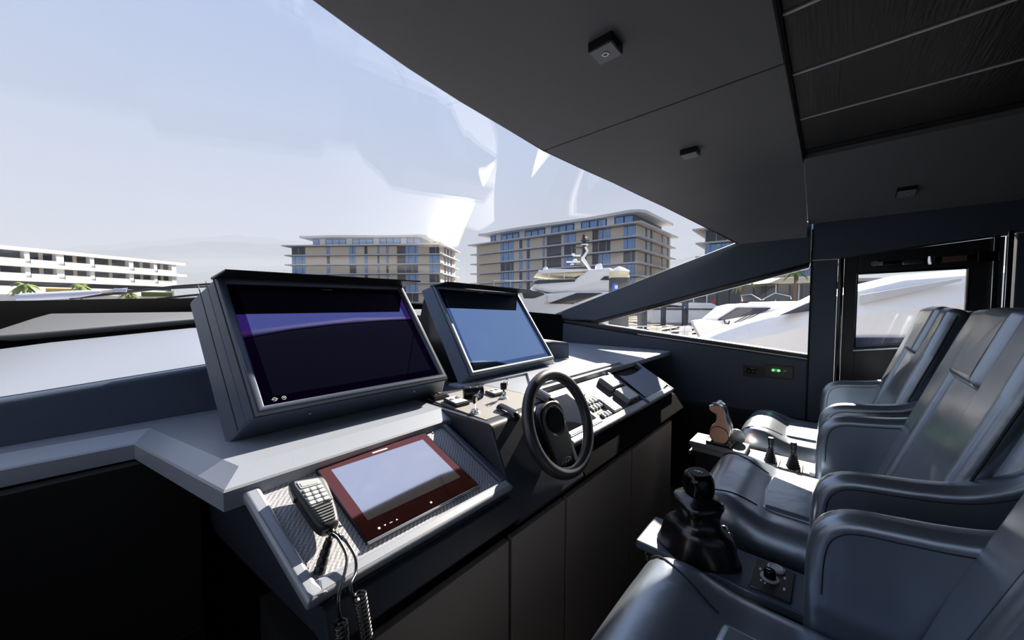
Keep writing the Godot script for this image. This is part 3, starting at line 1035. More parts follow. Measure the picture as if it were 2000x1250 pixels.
# ---------------------------------------------------------------- helm console
func helm_console():
	var d := thing("helm_console", "black helm console carrying the wheel, switches and a long sloping instrument panel", "console", P(1.4, 0.70, 1.0))
	var g := G(25)
	g.slab(soft(pts([1.5, 0.90, 1.45, 0.962, 0.692, 0.966, 0.586, 0.728, 0.60, 0.715, 1.45, 0.62]), [0, 0, 0.022, 0.012, 0.004, 0], 4), 0.336, 0.007, side_at(0.849), 3)
	part(d, "helm_block", g, M.console_black)
	# deck behind the instrument panel, with a raised lid
	g = G(25)
	g.slab(soft(pts([1.017, 0.86, 1.80, 0.858, 2.09, 0.852, 2.68, 0.852, 2.68, 1.9, 1.868, 1.9, 1.868, 1.2, 1.8, 1.3, 1.017, 1.45]), 0.0), 0.034, 0.010, flat_at(0.946), 3)
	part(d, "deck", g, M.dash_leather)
	g = G(25)
	g.slab(soft(pts([0.90, 1.09, 1.30, 1.07, 1.10, 0.885, 1.12, 0.88, 1.90, 0.875, 1.52, 1.10, 1.52, 1.16, 0.90, 1.16]), 0.0), 0.012, 0.003, flat_at(0.968), 2)
	part(d, "raised_lid", g, M.dash_leather)
	# instrument panel and what frames it
	g = G(25)
	g.slab(soft(pts([1.5, 0.93, 0.868, 0.93, 0.868, 0.922, 0.66, 0.812, 0.632, 0.80, 0.583, 0.728, 0.60, 0.715, 1.5, 0.62]), [0, 0, 0, 0, 0.006, 0.008, 0.004, 0], 3), 1.06, 0.003, side_at(1.547), 2)
	part(d, "panel_body", g, M.matte_black)
	g = G()
	g.slab(pts([1.02, 0.024, 1.676, 0.024, 1.676, 0.238, 1.02, 0.238]), 0.006, 0.0, rpx(0.001))
	part(d, "instrument_panel", g, M.panel_grey)
	g = G()
	g.slab(pts([1.70, 0.024, 2.03, 0.024, 2.05, 0.238, 1.70, 0.238]), 0.006, 0.0, rpx(-0.012))
	part(d, "tray_floor", g, M.void_black)
	g = G(60)
	g.slab(soft(pts([1.02, -0.010, 1.695, -0.010, 1.695, 0.024, 1.02, 0.024]), 0.003, 2), 0.028, 0.007, rpx(0.0), 3)
	part(d, "panel_lip", g, M.dash_leather)
	g = G(60)
	g.slab(soft(pts([1.70, -0.010, 2.055, -0.010, 2.055, 0.024, 1.70, 0.024]), 0.003, 2), 0.030, 0.007, rpx(0.001), 3)
	part(d, "tray_lip", g, M.dash_leather)
	g = G(60)
	g.slab(pts([2.035, -0.008, 2.06, -0.008, 2.09, 0.25, 2.055, 0.25]), 0.03, 0.007, rpx(0.003), 3)
	part(d, "end_rail", g, M.black_leather)
	g = G(60)
	g.slab(pts([1.679, -0.006, 1.70, -0.006, 1.70, 0.238, 1.679, 0.238]), 0.026, 0.006, rpx(0.006), 3)
	part(d, "divider", g, M.black_leather)
	g = G()
	g.box(P(1.88, 0.965, 0.866), Vector3(0.006, 0.004, 0.03), 0.001)
	part(d, "joint_strip", g, M.strip_metal)
	g = G()
	g.tube(PackedVector3Array([P(1.55, 0.9645, 1.12), P(1.86, 0.9645, 0.90)]), 0.0015, 6)
	part(d, "deck_seam", g, M.seam_black)
	# key panel joints on the block
	g = G()
	for q in [[0.70, 1.03, 0.70, 0.725], [0.70, 0.725, 1.0, 0.725], [0.80, 0.90, 1.0, 0.86], [0.83, 0.96, 0.83, 0.725]]:
		g.tube(PackedVector3Array([P(q[0], 0.9658, q[1]), P(q[2], 0.9658, q[3])]), 0.0012, 5)
	part(d, "panel_joint", g, M.void_black)
	g = G()
	g.slab(pts([0.70, 0.73, 1.0, 0.73, 1.0, 1.05, 0.72, 1.05]), 0.003, 0.001, flat_at(0.966))
	part(d, "key_panel", g, M.key_panel_grey)

func ring_path(c: Vector3, u: Vector3, v: Vector3, r: float, n := 64) -> PackedVector3Array:
	var o := PackedVector3Array()
	for k in n: o.push_back(c + u * cos(TAU * k / n) * r + v * sin(TAU * k / n) * r)
	return o

func wheel():
	var t := deg_to_rad(20.0)
	var c := P(0.919, 0.931, 0.62)
	var u := Vector3(1, 0, 0)
	var v := Vector3(0, cos(t), -sin(t))
	var n := Vector3(0, sin(t), cos(t))
	var w := thing("steering_wheel", "black leather steering wheel with one broad lower spoke and an oval badge", "steering wheel", c - n * 0.11)
	var g := G(80)
	var tub := 0.0182
	g.tube(ring_path(c, u, v, 0.168 - tub, 72), tub, 14, true)
	part(w, "rim", g, M.wheel_leather)
	var b := Basis(u, v, n)
	# broad spoke from the hub down to the rim
	g = G(50)
	g.slab(curve2(pts([-0.062, 0.040, -0.02, 0.066, 0.03, 0.064, 0.058, 0.03, 0.050, -0.06, 0.046, -0.146, 0.0, -0.157, -0.046, -0.146, -0.058, -0.06, -0.068, -0.01]), 4), 0.020, 0.007, Transform3D(b, c - n * 0.028), 3)
	part(w, "spoke", g, M.black_plastic)
	g = G(50)
	g.lathe([V2(0, -0.055), V2(0.05, -0.055), V2(0.058, -0.03), V2(0.058, 0.0), V2(0.054, 0.008), V2(0.046, 0.010), V2(0, 0.010)], Transform3D(Basis(u, n, -v), c - n * 0.03 + v * 0.008), 40)
	part(w, "hub", g, M.wheel_leather)
	g = G()
	g.lathe([V2(0.0, 0.0), V2(0.040, 0.0), V2(0.040, 0.006), V2(0.036, 0.010), V2(0.0, 0.011)], Transform3D(Basis(u, n, -v), c - n * 0.022 + v * 0.008), 40)
	part(w, "horn_cap", g, M.void_black)
	g = G()
	g.tube(ring_path(c - n * 0.0185 + v * 0.008, u, v, 0.047, 48), 0.0022, 8, true)
	part(w, "hub_ring", g, M.chrome)
	# badge on the foot of the spoke
	g = G()
	g.slab(circle(0.030, 32, V2(0, -0.120), 0.36), 0.003, 0.001, Transform3D(b, c - n * 0.0165))
	part(w, "badge", g, M.satin_steel)
	g = G()
	g.slab(circle(0.027, 32, V2(0, -0.120), 0.34), 0.003, 0.0005, Transform3D(b, c - n * 0.0160))
	part(w, "badge_field", g, M.void_black)
	for k in 3:
		g = G()
		g.tube(ring_path(c - n * 0.0145 + v * -0.120 + u * (k - 1) * 0.0145, u, v, 0.0052, 20), 0.0011, 6, true)
		part(w, "badge_mark", g, M.chrome)
	g = G()
	g.tube(PackedVector3Array([c - n * 0.03, c - n * 0.10 - v * 0.0, c - n * 0.2 - v * 0.02]), 0.034, 20)
	part(w, "column", g, M.black_plastic)

# ---------------------------------------------------------------- small things on the helm
func key_switch(at: Vector3, label: String, turn: float):
	var k := thing("ignition_key", label, "key", at, "keys in the helm switches")
	var g := G()
	g.lathe([V2(0, 0), V2(0.015, 0), V2(0.015, 0.004), V2(0.012, 0.006), V2(0.012, 0.010), V2(0.007, 0.012), V2(0, 0.012)], Transform3D(Basis.IDENTITY, at), 24)
	part(k, "switch_ring", g, M.chrome)
	g = G()
	g.box(at + Vector3(0, 0.022, 0), Vector3(0.008, 0.022, 0.002), 0.0005, Basis(Vector3.UP, turn))
	part(k, "key_blade", g, M.chrome)
	g = G()
	g.slab(soft(pts([-0.011, -0.013, 0.011, -0.013, 0.013, 0.013, -0.013, 0.013]), 0.005), 0.009, 0.003, Transform3D(Basis(Vector3.UP, turn), at + Vector3(0, 0.043, 0)))
	part(k, "key_head", g, M.black_plastic)
	g = G()
	g.tube(ring_path(at + Vector3(0.010, 0.060, 0.004), Vector3(cos(turn), 0.2, -sin(turn)).normalized(), Vector3(0, 0.8, 0.6), 0.010, 24), 0.0014, 6, true)
	g.box(at + Vector3(0.012, 0.052, 0.008), Vector3(0.014, 0.014, 0.004), 0.001, Basis(Vector3.UP, turn + 0.7))
	part(k, "key_ring", g, M.chrome)

func lever(a: Vector3, b: Vector3, label: String):
	var l := thing("trim_lever", label, "lever", a, "black lever handles on the helm block")
	var d := (b - a).normalized()
	var g := G(60)
	g.tube(PackedVector3Array([a - d * 0.006, a, a + d * 0.006, a.lerp(b, 0.5), b - d * 0.012, b - d * 0.004, b]), [0.006, 0.013, 0.0165, 0.017, 0.0165, 0.013, 0.006], 16)
	part(l, "grip", g, M.black_rubber)
	g = G()
	g.tube(PackedVector3Array([a.lerp(b, 0.25) + Vector3(0.004, 0.0155, 0.004), a.lerp(b, 0.8) + Vector3(0.004, 0.0155, 0.004)]), 0.0028, 8)
	part(l, "inlay_strip", g, M.satin_steel)
	g = G()
	g.lathe([V2(0, -0.02), V2(0.017, -0.02), V2(0.014, 0.0), V2(0.009, 0.008), V2(0, 0.012)], Transform3D(Basis.IDENTITY, a + Vector3(0, -0.012, 0)), 16)
	part(l, "pivot", g, M.black_plastic)

func switch_module(o: PackedVector2Array, y: float, label: String, m: Material, grp := ""):
	var c := Vector2.ZERO
	for q in o: c += q / o.size()
	var t := thing("switch_module", label, "switch", P(c.x, y, c.y), grp)
	var g := G()
	g.slab(soft(o, 0.006), 0.010, 0.002, flat_at(y + 0.005))
	part(t, "base", g, M.black_plastic)
	g = G()
	var i := PackedVector2Array()
	for q in o: i.push_back(c + (q - c) * 0.84)
	g.slab(soft(i, 0.004), 0.004, 0.0012, flat_at(y + 0.011))
	part(t, "cover", g, m)
	for k in 2:
		g = G()
		g.slab(rrect(0.010, 0.014, 0.002, 3, c + V2(-0.012 + 0.024 * k, 0.008)), 0.003, 0.001, flat_at(y + 0.0140))
		part(t, "button", g, M.grey_plastic)

func helm_controls():
	key_switch(P(0.722, 0.9675, 0.80), "ignition key with its ring in the switch nearest the port edge of the helm block", 0.5)
	key_switch(P(0.905, 0.9675, 0.852), "ignition key with its ring in the switch beside the wheel's top left", -0.3)
	lever(P(0.80, 0.972, 0.772), P(0.786, 0.962, 0.682), "black lever handle left of the steering wheel, near the block's corner")
	lever(P(0.985, 0.99, 0.775), P(0.952, 0.975, 0.675), "black lever handle seen through the wheel above its hub")
	switch_module(pts([0.716, 1.0, 0.782, 1.0, 0.782, 1.05, 0.722, 1.05]), 0.9675, "black switch module at the back left of the helm block, in the shade", M.black_plastic, "")
	switch_module(pts([0.716, 0.885, 0.775, 0.882, 0.785, 0.975, 0.735, 0.978]), 0.9675, "pale square-covered module behind the first ignition key", M.light_key)
	switch_module(pts([0.89, 0.885, 0.95, 0.880, 0.965, 0.945, 0.905, 0.95]), 0.9675, "pale square-covered module behind the second ignition key", M.light_key)
	# small ribbed cylinder lying on the block
	var c := thing("alarm_buzzer", "small black ribbed cylinder lying behind the ignition keys", "buzzer", P(0.84, 0.967, 0.94))
	var g := G(50)
	var ax := P(0.046, 0, -0.031) - P(0, 0, 0)
	ax = ax.normalized()
	var bx := Basis(ax.cross(Vector3.UP).normalized(), ax, Vector3.UP)
	g.lathe([V2(0, -0.036), V2(0.019, -0.036), V2(0.021, -0.033), V2(0.021, -0.012), V2(0.019, -0.010), V2(0.021, -0.008), V2(0.021, 0.012), V2(0.019, 0.014), V2(0.021, 0.016), V2(0.021, 0.034), V2(0.018, 0.036), V2(0.016, 0.033), V2(0, 0.033)], Transform3D(bx, P(0.838, 0.9885, 0.937)), 24)
	part(c, "body", g, M.black_plastic)
	g = G()
	g.box(P(0.838, 0.971, 0.937), Vector3(0.05, 0.008, 0.03), 0.001, Basis(Vector3.UP, 0.5))
	part(c, "saddle", g, M.black_plastic)
	# instrument display behind the wheel
	var t := thing("instrument_display", "glossy dark instrument display behind the steering wheel", "display", rp(1.14, 0.11))
	g = G()
	g.slab(rrect(0.225, 0.19, 0.008, 4, V2(1.148, 0.112)), 0.016, 0.004, rpx(0.010))
	part(t, "frame", g, M.black_plastic)
	g = G()
	g.slab(rrect(0.200, 0.158, 0.003, 3, V2(1.145, 0.116)), 0.003, 0.0005, rpx(0.0175))
	part(t, "glass", g, M.display_glass)
	g = G()
	g.slab(rrect(0.23, 0.006, 0.002, 3, V2(1.15, 0.014 + 0.004)), 0.010, 0.002, rpx(0.012))
	part(t, "bottom_edge", g, M.satin_steel)
	g = G()
	g.slab(rrect(0.022, 0.004, 0.001, 3, V2(1.225, 0.086)), 0.001, 0.0, rpx(0.0194))
	part(t, "maker_mark", g, M.grey_plastic)
	# round gauge
	t = thing("round_button", "round raised button with a pale ring above the rocker switches", "button", rp(1.332, 0.182))
	g = G()
	var rb := Basis(Vector3(1, 0, 0), Vector3(0, 0.882, 0.471), Vector3(0, -0.471, 0.882))
	g.lathe([V2(0, 0), V2(0.026, 0), V2(0.026, 0.010), V2(0.023, 0.013), V2(0.020, 0.011), V2(0, 0.011)], Transform3D(rb, rp(1.332, 0.182, 0.004)), 32)
	part(t, "collar", g, M.black_plastic)
	g = G()
	g.lathe([V2(0, 0), V2(0.019, 0), V2(0.018, 0.003), V2(0, 0.004)], Transform3D(rb, rp(1.332, 0.182, 0.0145)), 32)
	part(t, "cap", g, M.light_key)
	# rocker switches
	var rows := [[[1.293, 0.123], [1.320, 0.123], [1.346, 0.123], [1.372, 0.123]], [[1.298, 0.089], [1.325, 0.090], [1.352, 0.091], [1.377, 0.092]], [[1.314, 0.040], [1.341, 0.040], [1.365, 0.040]]]
	var ord := ["first", "second", "third", "fourth"]
	var rn := ["upper row of four", "middle row of four", "lower row of three"]
	for r in 3:
		for k in rows[r].size():
			var q: Array = rows[r][k]
			var sw := thing("rocker_switch", "pale rocker switch, %s from the wheel in the %s beside the keypad" % [ord[k], rn[r]], "switch", rp(q[0], q[1]), "pale rocker switches right of the wheel")
			g = G(60)
			g.slab(rrect(0.014, 0.026, 0.0065, 4, V2(q[0], q[1])), 0.010, 0.004, rpx(0.008), 3)
			part(sw, "rocker", g, M.light_key)
			g = G()
			g.slab(rrect(0.019, 0.031, 0.004, 3, V2(q[0], q[1])), 0.003, 0.001, rpx(0.0045))
			part(sw, "surround", g, M.black_plastic)
	# outlines engraved round the rows
	g = G()
	for l in [[[1.282, 0.112], [1.282, 0.146], [1.40, 0.146], [1.40, 0.07]], [[1.302, 0.05], [1.302, 0.062], [1.38, 0.062], [1.38, 0.03]]]:
		var p3 := PackedVector3Array()
		for q in l: p3.push_back(rp(q[0], q[1], 0.0045))
		g.tube(p3, 0.0007, 5)
	part(get_node("helm_console"), "engraved_line", g, M.white_print)
	# keypad
	t = thing("autopilot_keypad", "long pale keypad panel right of the rocker switches", "keypad", rp(1.42, 0.07))
	g = G()
	g.slab(soft(pts([1.386, 0.026, 1.466, 0.026, 1.458, 0.122, 1.384, 0.118]), 0.008), 0.014, 0.003, rpx(0.010))
	part(t, "body", g, M.grey_plastic)
	g = G()
	g.slab(soft(pts([1.391, 0.031, 1.460, 0.031, 1.453, 0.117, 1.389, 0.113]), 0.006), 0.003, 0.001, rpx(0.0175))
	part(t, "face", g, M.light_key)
	for k in 8:
		g = G()
		g.slab(rrect(0.022, 0.011, 0.002, 3, V2(1.41 + 0.030 * (k % 2), 0.043 + 0.018 * (k / 2))), 0.002, 0.0008, rpx(0.0196))
		part(t, "button", g, M.white_print)
	# two square covers
	for i in 2:
		var v := 0.173 if i == 0 else 0.079
		t = thing("socket_cover", ["square pale socket cover at the panel's top, its face split by a diagonal fold", "square pale socket cover, the lower of the two, beside the divider"][i], "cover", rp(1.60, v), "square covers on the instrument panel")
		g = G()
		g.slab(rrect(0.106, 0.082, 0.004, 3, V2(1.604, v)), 0.026, 0.002, rpx(0.015))
		part(t, "box", g, M.grey_plastic)
		g = G()
		g.slab(rrect(0.098, 0.074, 0.003, 3, V2(1.604, v)), 0.004, 0.001, rpx(0.029))
		part(t, "lid", g, M.white_print)
		for k in 2:
			g = G()
			g.box(rp(1.585 + 0.036 * k, v - 0.043, 0.018), Vector3(0.014, 0.010, 0.008), 0.002)
			part(t, "clip", g, M.black_plastic)
		if i == 0:
			g = G()
			g.slab(pts([1.565, 0.206, 1.648, 0.140, 1.648, 0.206]), 0.0012, 0.0003, rpx(0.0316))
			part(t, "folded_film", g, M.grey_plastic)
	# curled sheet in the tray
	g = G(70)
	var rings := []
	for k in 17:
		var x := k / 16.0
		var a := PackedVector3Array()
		var b := PackedVector3Array()
		for j in 9:
			var y := j / 8.0
			var lift := 0.004 + 0.026 * pow(x, 2.2) + 0.018 * pow(1.0 - x, 3.0) * (0.3 + y)
			var sx := lerpf(1.722 + 0.012 * (1 - y), 2.028 + 0.014 * y, x)
			a.push_back(rp(sx, lerpf(0.030, 0.19, y) - 0.01 * sin(x * PI), lift))
			b.push_back(rp(sx, lerpf(0.030, 0.19, y) - 0.01 * sin(x * PI), lift - 0.0012))
		b.reverse()
		a.append_array(b)
		rings.push_back(a)
	g.loft(rings)
	solo("paper_sheet", g, M.paper_sheet, "curled blue-grey sheet lying in the open tray at the end of the helm", "sheet", rp(1.86, 0.1))

# ---------------------------------------------------------------- hand microphone and its cords
func coil(a: Vector3, b: Vector3, r: float, turns: int, wire: float) -> Geo:
	var g := G(80)
	var p := PackedVector3Array()
	var d := (b - a).normalized()
	var u := d.cross(Vector3(0, 0, 1)).normalized()
	var v := d.cross(u)
	var n := turns * 12
	for k in n + 1:
		var t := TAU * k / 12.0
		p.push_back(a.lerp(b, float(k) / n) + u * cos(t) * r + v * sin(t) * r)
	g.tube(p, wire, 6)
	return g

func handset():
	var h := thing("radio_handset", "black hand microphone with keypad and small display clipped to the carbon panel", "microphone", lp(0.26, 0.15, 0.004))
	var g := G(50)
	var o := curve2(pts([0.238, 0.222, 0.281, 0.211, 0.291, 0.198, 0.287, 0.165, 0.272, 0.100, 0.260, 0.085, 0.240, 0.085, 0.231, 0.104, 0.229, 0.150, 0.229, 0.205]), 3)
	g.slab(o, 0.030, 0.009, lpx(0.030), 4)
	part(h, "body", g, M.black_plastic)
	var fl := func(l: Array, hh: float, th: float, r: float, m: String, called: String):
		var k := G(50)
		k.slab(soft(pts(l), 0.003), th, r, lpx(hh))
		part(h, called, k, M[m])
	fl.call([0.2365, 0.212, 0.277, 0.202, 0.285, 0.195, 0.279, 0.138, 0.238, 0.136, 0.2345, 0.20], 0.0452, 0.003, 0.001, "grey_plastic", "key_plate")
	fl.call([0.2395, 0.207, 0.276, 0.198, 0.277, 0.183, 0.2395, 0.187], 0.0470, 0.002, 0.0005, "light_key", "display_frame")
	fl.call([0.243, 0.203, 0.273, 0.196, 0.2735, 0.186, 0.243, 0.190], 0.0482, 0.001, 0.0, "lcd_dull", "display")
	for r in 4:
		for c in 3:
			g = G()
			var x := 0.246 + 0.0125 * c - 0.0008 * r
			g.slab(rrect(0.0105, 0.0085, 0.0028, 3, V2(x, 0.178 - 0.0108 * r - 0.001 * c)), 0.003, 0.0012, lpx(0.0475))
			part(h, "key", g, M.light_key)
	for k in 6:
		g = G()
		var v := 0.130 - 0.0066 * k
		var w := 0.033 - 0.0022 * k
		g.slab(rrect(w, 0.0030, 0.001, 2, V2(0.2575 - 0.0008 * k, v)), 0.003, 0.001, lpx(0.0456))
		part(h, "speaker_rib", g, M.grey_plastic)
	g = G()
	g.box(lp(0.2285, 0.19, 0.032), Vector3(0.006, 0.012, 0.030), 0.002, Basis(Vector3.RIGHT, 0.42))
	part(h, "talk_button", g, M.black_rubber)
	g = G()
	g.slab(rrect(0.03, 0.05, 0.006, 3, V2(0.255, 0.16)), 0.016, 0.003, lpx(0.009))
	part(h, "clip_mount", g, M.black_plastic)
	# strain relief
	g = G(50)
	var a := lp(0.2485, 0.088, 0.028)
	var b := lp(0.2605, 0.060, 0.030)
	var rad := []
	var path := PackedVector3Array()
	for k in 17:
		path.push_back(a.lerp(b, k / 16.0))
		rad.push_back((0.0085 - 0.00025 * k) * (1.0 if k % 4 < 2 else 0.78))
	g.tube(path, rad, 12)
	part(h, "strain_relief", g, M.black_rubber)
	# cord: over the lip, then coiled
	g = G(80)
	g.tube(curve([b, lp(0.262, 0.045, 0.032), lp(0.262, 0.015, 0.028), lp(0.252, -0.008, 0.022), P(0.246, 0.828, 0.585), P(0.247, 0.806, 0.572), P(0.251, 0.812, 0.566)], 6), 0.0028, 8)
	part(h, "cord", g, M.black_rubber)
	part(h, "coiled_cord", coil(P(0.2515, 0.823, 0.563), P(0.270, 0.66, 0.560), 0.0085, 22, 0.0022), M.black_rubber)
	# second lead with its plug
	var p := thing("plug_lead", "black ribbed plug standing at the panel's bottom corner with a looping coiled lead", "cable", lp(0.22, 0.035, 0.004))
	g = G(50)
	a = lp(0.214, 0.036, 0.002)
	b = lp(0.236, 0.060, 0.046)
	rad = []
	path = PackedVector3Array()
	for k in 21:
		path.push_back(a.lerp(b, k / 20.0))
		rad.push_back(0.0105 - 0.0002 * k - (0.0012 if k % 5 == 4 else 0.0))
	g.tube(path, rad, 14)
	part(p, "plug", g, M.black_plastic)
	g = G(80)
	g.tube(curve([b - (b - a) * 0.1, b + (b - a).normalized() * 0.006, lp(0.243, 0.060, 0.050), lp(0.247, 0.045, 0.046), lp(0.243, 0.010, 0.040), P(0.222, 0.828, 0.575), P(0.222, 0.792, 0.568)], 6), 0.0026, 8)
	part(p, "lead", g, M.black_rubber)
	part(p, "coiled_lead", coil(P(0.2205, 0.797, 0.563), P(0.2265, 0.66, 0.560), 0.0085, 16, 0.0024), M.black_rubber)

# ---------------------------------------------------------------- seats
# every seat is built about its own middle line (x = 0), its height over the floor, forward = -z
func seat_height(x: float, f: float) -> float:
	var y := 0.702
	y += 0.004 * smoothstep(0.125, 0.185, absf(x))              # side bolsters
	y += 0.032 * smoothstep(0.10, 0.22, f) * (1.0 - smoothstep(0.185, 0.25, absf(x)) * 0.6)   # front roll
	return y

func make_chair() -> Node3D:
	var c := thing("helm_chair", "", "chair", Vector3.ZERO, "black leather helm chairs behind the dash")
	var g := G(50)
	# cushion body: side bolsters and a rounded front
	var x0 := 0.243
	var f0 := -0.20
	var f1 := 0.315
	var nx := 28
	var nf := 28
	var grid := []
	var r := 0.075
	for j in nf + 1:
		var row := PackedVector3Array()
		for i in nx + 1:
			var x := lerpf(-x0, x0, i / float(nx))
			var f := lerpf(f0, f1, j / float(nf))
			var taper := 1.0 - 0.05 * smoothstep(0.1, 0.31, f)
			var h := seat_height(x, f)
			var dx := maxf(0.0, absf(x) - (x0 - 0.045)) / 0.045
			var df := maxf(0.0, f - (f1 - r)) / r
			h -= 0.045 * (1.0 - sqrt(maxf(0.0, 1.0 - dx * dx)))
			h -= r * (1.0 - sqrt(maxf(0.0, 1.0 - df * df)))
			row.push_back(P(x * taper, h, f - 0.012 * pow(absf(x) / x0, 3.0) * smoothstep(0.1, 0.31, f)))
		grid.push_back(row)
	for j in nf:
		for i in nx:
			g.quad(grid[j][i], grid[j][i + 1], grid[j + 1][i + 1], grid[j + 1][i])
	g.face(0, Vector3.UP)
	# skirt down to the seat pan
	var rim := PackedVector3Array()
	for j in nf + 1: rim.push_back(grid[j][0])
	for i in range(1, nx + 1): rim.push_back(grid[nf][i])
	for j in range(nf - 1, -1, -1): rim.push_back(grid[j][nx])
	var s := g.p.size()
	var low := PackedVector3Array()
	var mid := PackedVector3Array()
	for q in rim:
		mid.push_back(Vector3(q.x, minf(q.y - 0.03, 0.66), q.z))
		low.push_back(Vector3(q.x * 0.95, 0.575, q.z + (0.045 if q.z < -0.2 else 0.0)))
	g.loft([rim, mid, low], false, false, false)
	for i in range(s, g.p.size(), 3):
		var ctr := (g.p[i] + g.p[i + 1] + g.p[i + 2]) / 3.0
		var outw := Vector3(ctr.x, 0, ctr.z - 0.05)
		if (g.p[i + 1] - g.p[i]).cross(g.p[i + 2] - g.p[i]).dot(outw) < 0.0:
			var t := g.p[i + 1]
			g.p[i + 1] = g.p[i + 2]; g.p[i + 2] = t
	part(c, "seat_cushion", g, M.chair_leather)
	# middle pad
	g = G(60)
	g.slab(soft(pts([-0.128, -0.17, 0.128, -0.17, 0.124, 0.132, 0.0, 0.142, -0.124, 0.132]), 0.014), 0.05, 0.014, flat_at(0.687), 4)
	part(c, "centre_pad", g, M.chair_leather)
	# seams
	for sx in [-1, 1]:
		g = G()
		var l := PackedVector3Array()
		for k in 16:
			var t := k / 15.0
			var f := lerpf(0.140, 0.309, t)
			var x: float = sx * lerpf(0.132, 0.205, pow(t, 1.4))
			var df := maxf(0.0, f - (f1 - r)) / r
			l.push_back(P(x, seat_height(x, f) - r * (1.0 - sqrt(maxf(0.0, 1.0 - df * df))) + 0.0005, f - 0.006 * t))
		for k in 4: l.push_back(l[15] + Vector3(0, -0.016 * (k + 1), -0.002))
		g.tube(l, 0.0022, 6)
		part(c, "seam", g, M.seam_black)
	# arms
	var prof := pts([0.020, 0.56, 0.021, 0.76, 0.018, 0.84, 0.006, 0.882, -0.018, 0.908, -0.05, 0.921, -0.10, 0.928, -0.16, 0.937, -0.21, 0.952, -0.26, 0.985, -0.31, 1.04, -0.36, 1.05, -0.37, 0.80, -0.33, 0.56])
	var smooth := PackedVector2Array()
	smooth.push_back(prof[0])
	for i in range(1, 10):
		for k in 4: smooth.push_back(prof[i].cubic_interpolate(prof[i + 1], prof[i - 1], prof[i + 2], k / 4.0))
	for i in range(10, 14): smooth.push_back(prof[i])
	for sx in [-1, 1]:
		g = G(60)
		g.slab(smooth, 0.060, 0.022, side_at(sx * 0.274), 6)
		part(c, "armrest", g, M.chair_leather)
		for side in [-1, 1]:
			g = G()
			var l := PackedVector3Array()
			for i in range(1, smooth.size() - 7):
				var a := smooth[i]
				var nn := (smooth[i + 1] - smooth[i - 1]).normalized().orthogonal()
				if nn.dot(V2(-0.16, 0.72) - a) < 0.0: nn = -nn
				var q := a + nn * 0.026
				l.push_back(P(sx * 0.274 + side * 0.0298, q.y, q.x))
			g.tube(l, 0.0013, 6)
			part(c, "arm_seam", g, M.seam_black)
	# back: shell, side bolsters, middle panel, head cushion; leaning aft
	var lean := atan2(0.12, 0.36)
	var b := Basis(Vector3(1, 0, 0), Vector3(0, cos(lean), sin(lean)), Vector3(0, sin(lean), -cos(lean)))
	var at := P(0, 0.72, -0.145)
	g = G(60)
	g.slab(soft(pts([-0.245, -0.10, 0.245, -0.10, 0.275, 0.12, 0.272, 0.42, 0.258, 0.602, -0.258, 0.602, -0.272, 0.42, -0.275, 0.12]), [0.02, 0.02, 0.1, 0.1, 0.085, 0.085, 0.1, 0.1], 5), 0.105, 0.045, Transform3D(b, at - b.z * 0.056), 5)
	part(c, "back_shell", g, M.chair_leather)
	for sx in [-1, 1]:
		g = G(60)
		var o := soft(pts([sx * 0.125, -0.05, sx * 0.235, -0.05, sx * 0.262, 0.12, sx * 0.262, 0.42, sx * 0.248, 0.592, sx * 0.112, 0.598, sx * 0.112, 0.42]), 0.02)
		g.slab(o, 0.055, 0.024, Transform3D(b, at + b.z * 0.004), 5)
		part(c, "back_bolster", g, M.chair_leather)
	g = G(60)
	g.slab(soft(pts([-0.126, -0.04, 0.126, -0.04, 0.112, 0.415, -0.112, 0.415]), 0.008), 0.045, 0.008, Transform3D(b, at - b.z * 0.002), 3)
	part(c, "back_panel", g, M.chair_leather)
	g = G(60)
	g.slab(soft(pts([-0.108, 0.40, 0.108, 0.40, 0.110, 0.598, -0.110, 0.598]), 0.022), 0.070, 0.028, Transform3D(b, at + b.z * 0.006), 5)
	part(c, "headrest", g, M.chair_leather)
	for sx in [-1, 1]:
		g = G()
		g.tube(PackedVector3Array([at + b * Vector3(sx * 0.262, 0.14, 0.006), at + b * Vector3(sx * 0.2635, 0.42, 0.006), at + b * Vector3(sx * 0.250, 0.57, 0.006)]), 0.0024, 6)
		part(c, "piping", g, M.seam_black)
	# pan, column and foot
	g = G()
	g.box(P(0, 0.55, 0.03), Vector3(0.44, 0.07, 0.42), 0.01)
	part(c, "seat_pan", g, M.black_plastic)
	g = G()
	g.lathe([V2(0, 0.03), V2(0.075, 0.03), V2(0.075, 0.30), V2(0.062, 0.31), V2(0.062, 0.53), V2(0, 0.53)], Transform3D(Basis.IDENTITY, P(0, 0, 0)), 24)
	part(c, "column", g, M.satin_steel)
	g = G()
	g.lathe([V2(0, 0.0), V2(0.20, 0.0), V2(0.20, 0.012), V2(0.10, 0.03), V2(0, 0.034)], Transform3D(Basis.IDENTITY, P(0, 0, 0)), 32)
	part(c, "foot_plate", g, M.black_plastic)
	return c

func chairs():
	var c := make_chair()
	c.position = Vector3(0.615, 0, 0)
	c.set_meta("label", "black leather helm chair nearest the camera, its seat filling the lower right corner")
	copy_of(c, Vector3(1.367, 0, 0), "middle black leather helm chair of three, behind the joystick console", "helm_chair")
	copy_of(c, Vector3(2.118, 0, 0), "farthest black leather helm chair, by the glazed door in the starboard wall", "helm_chair")

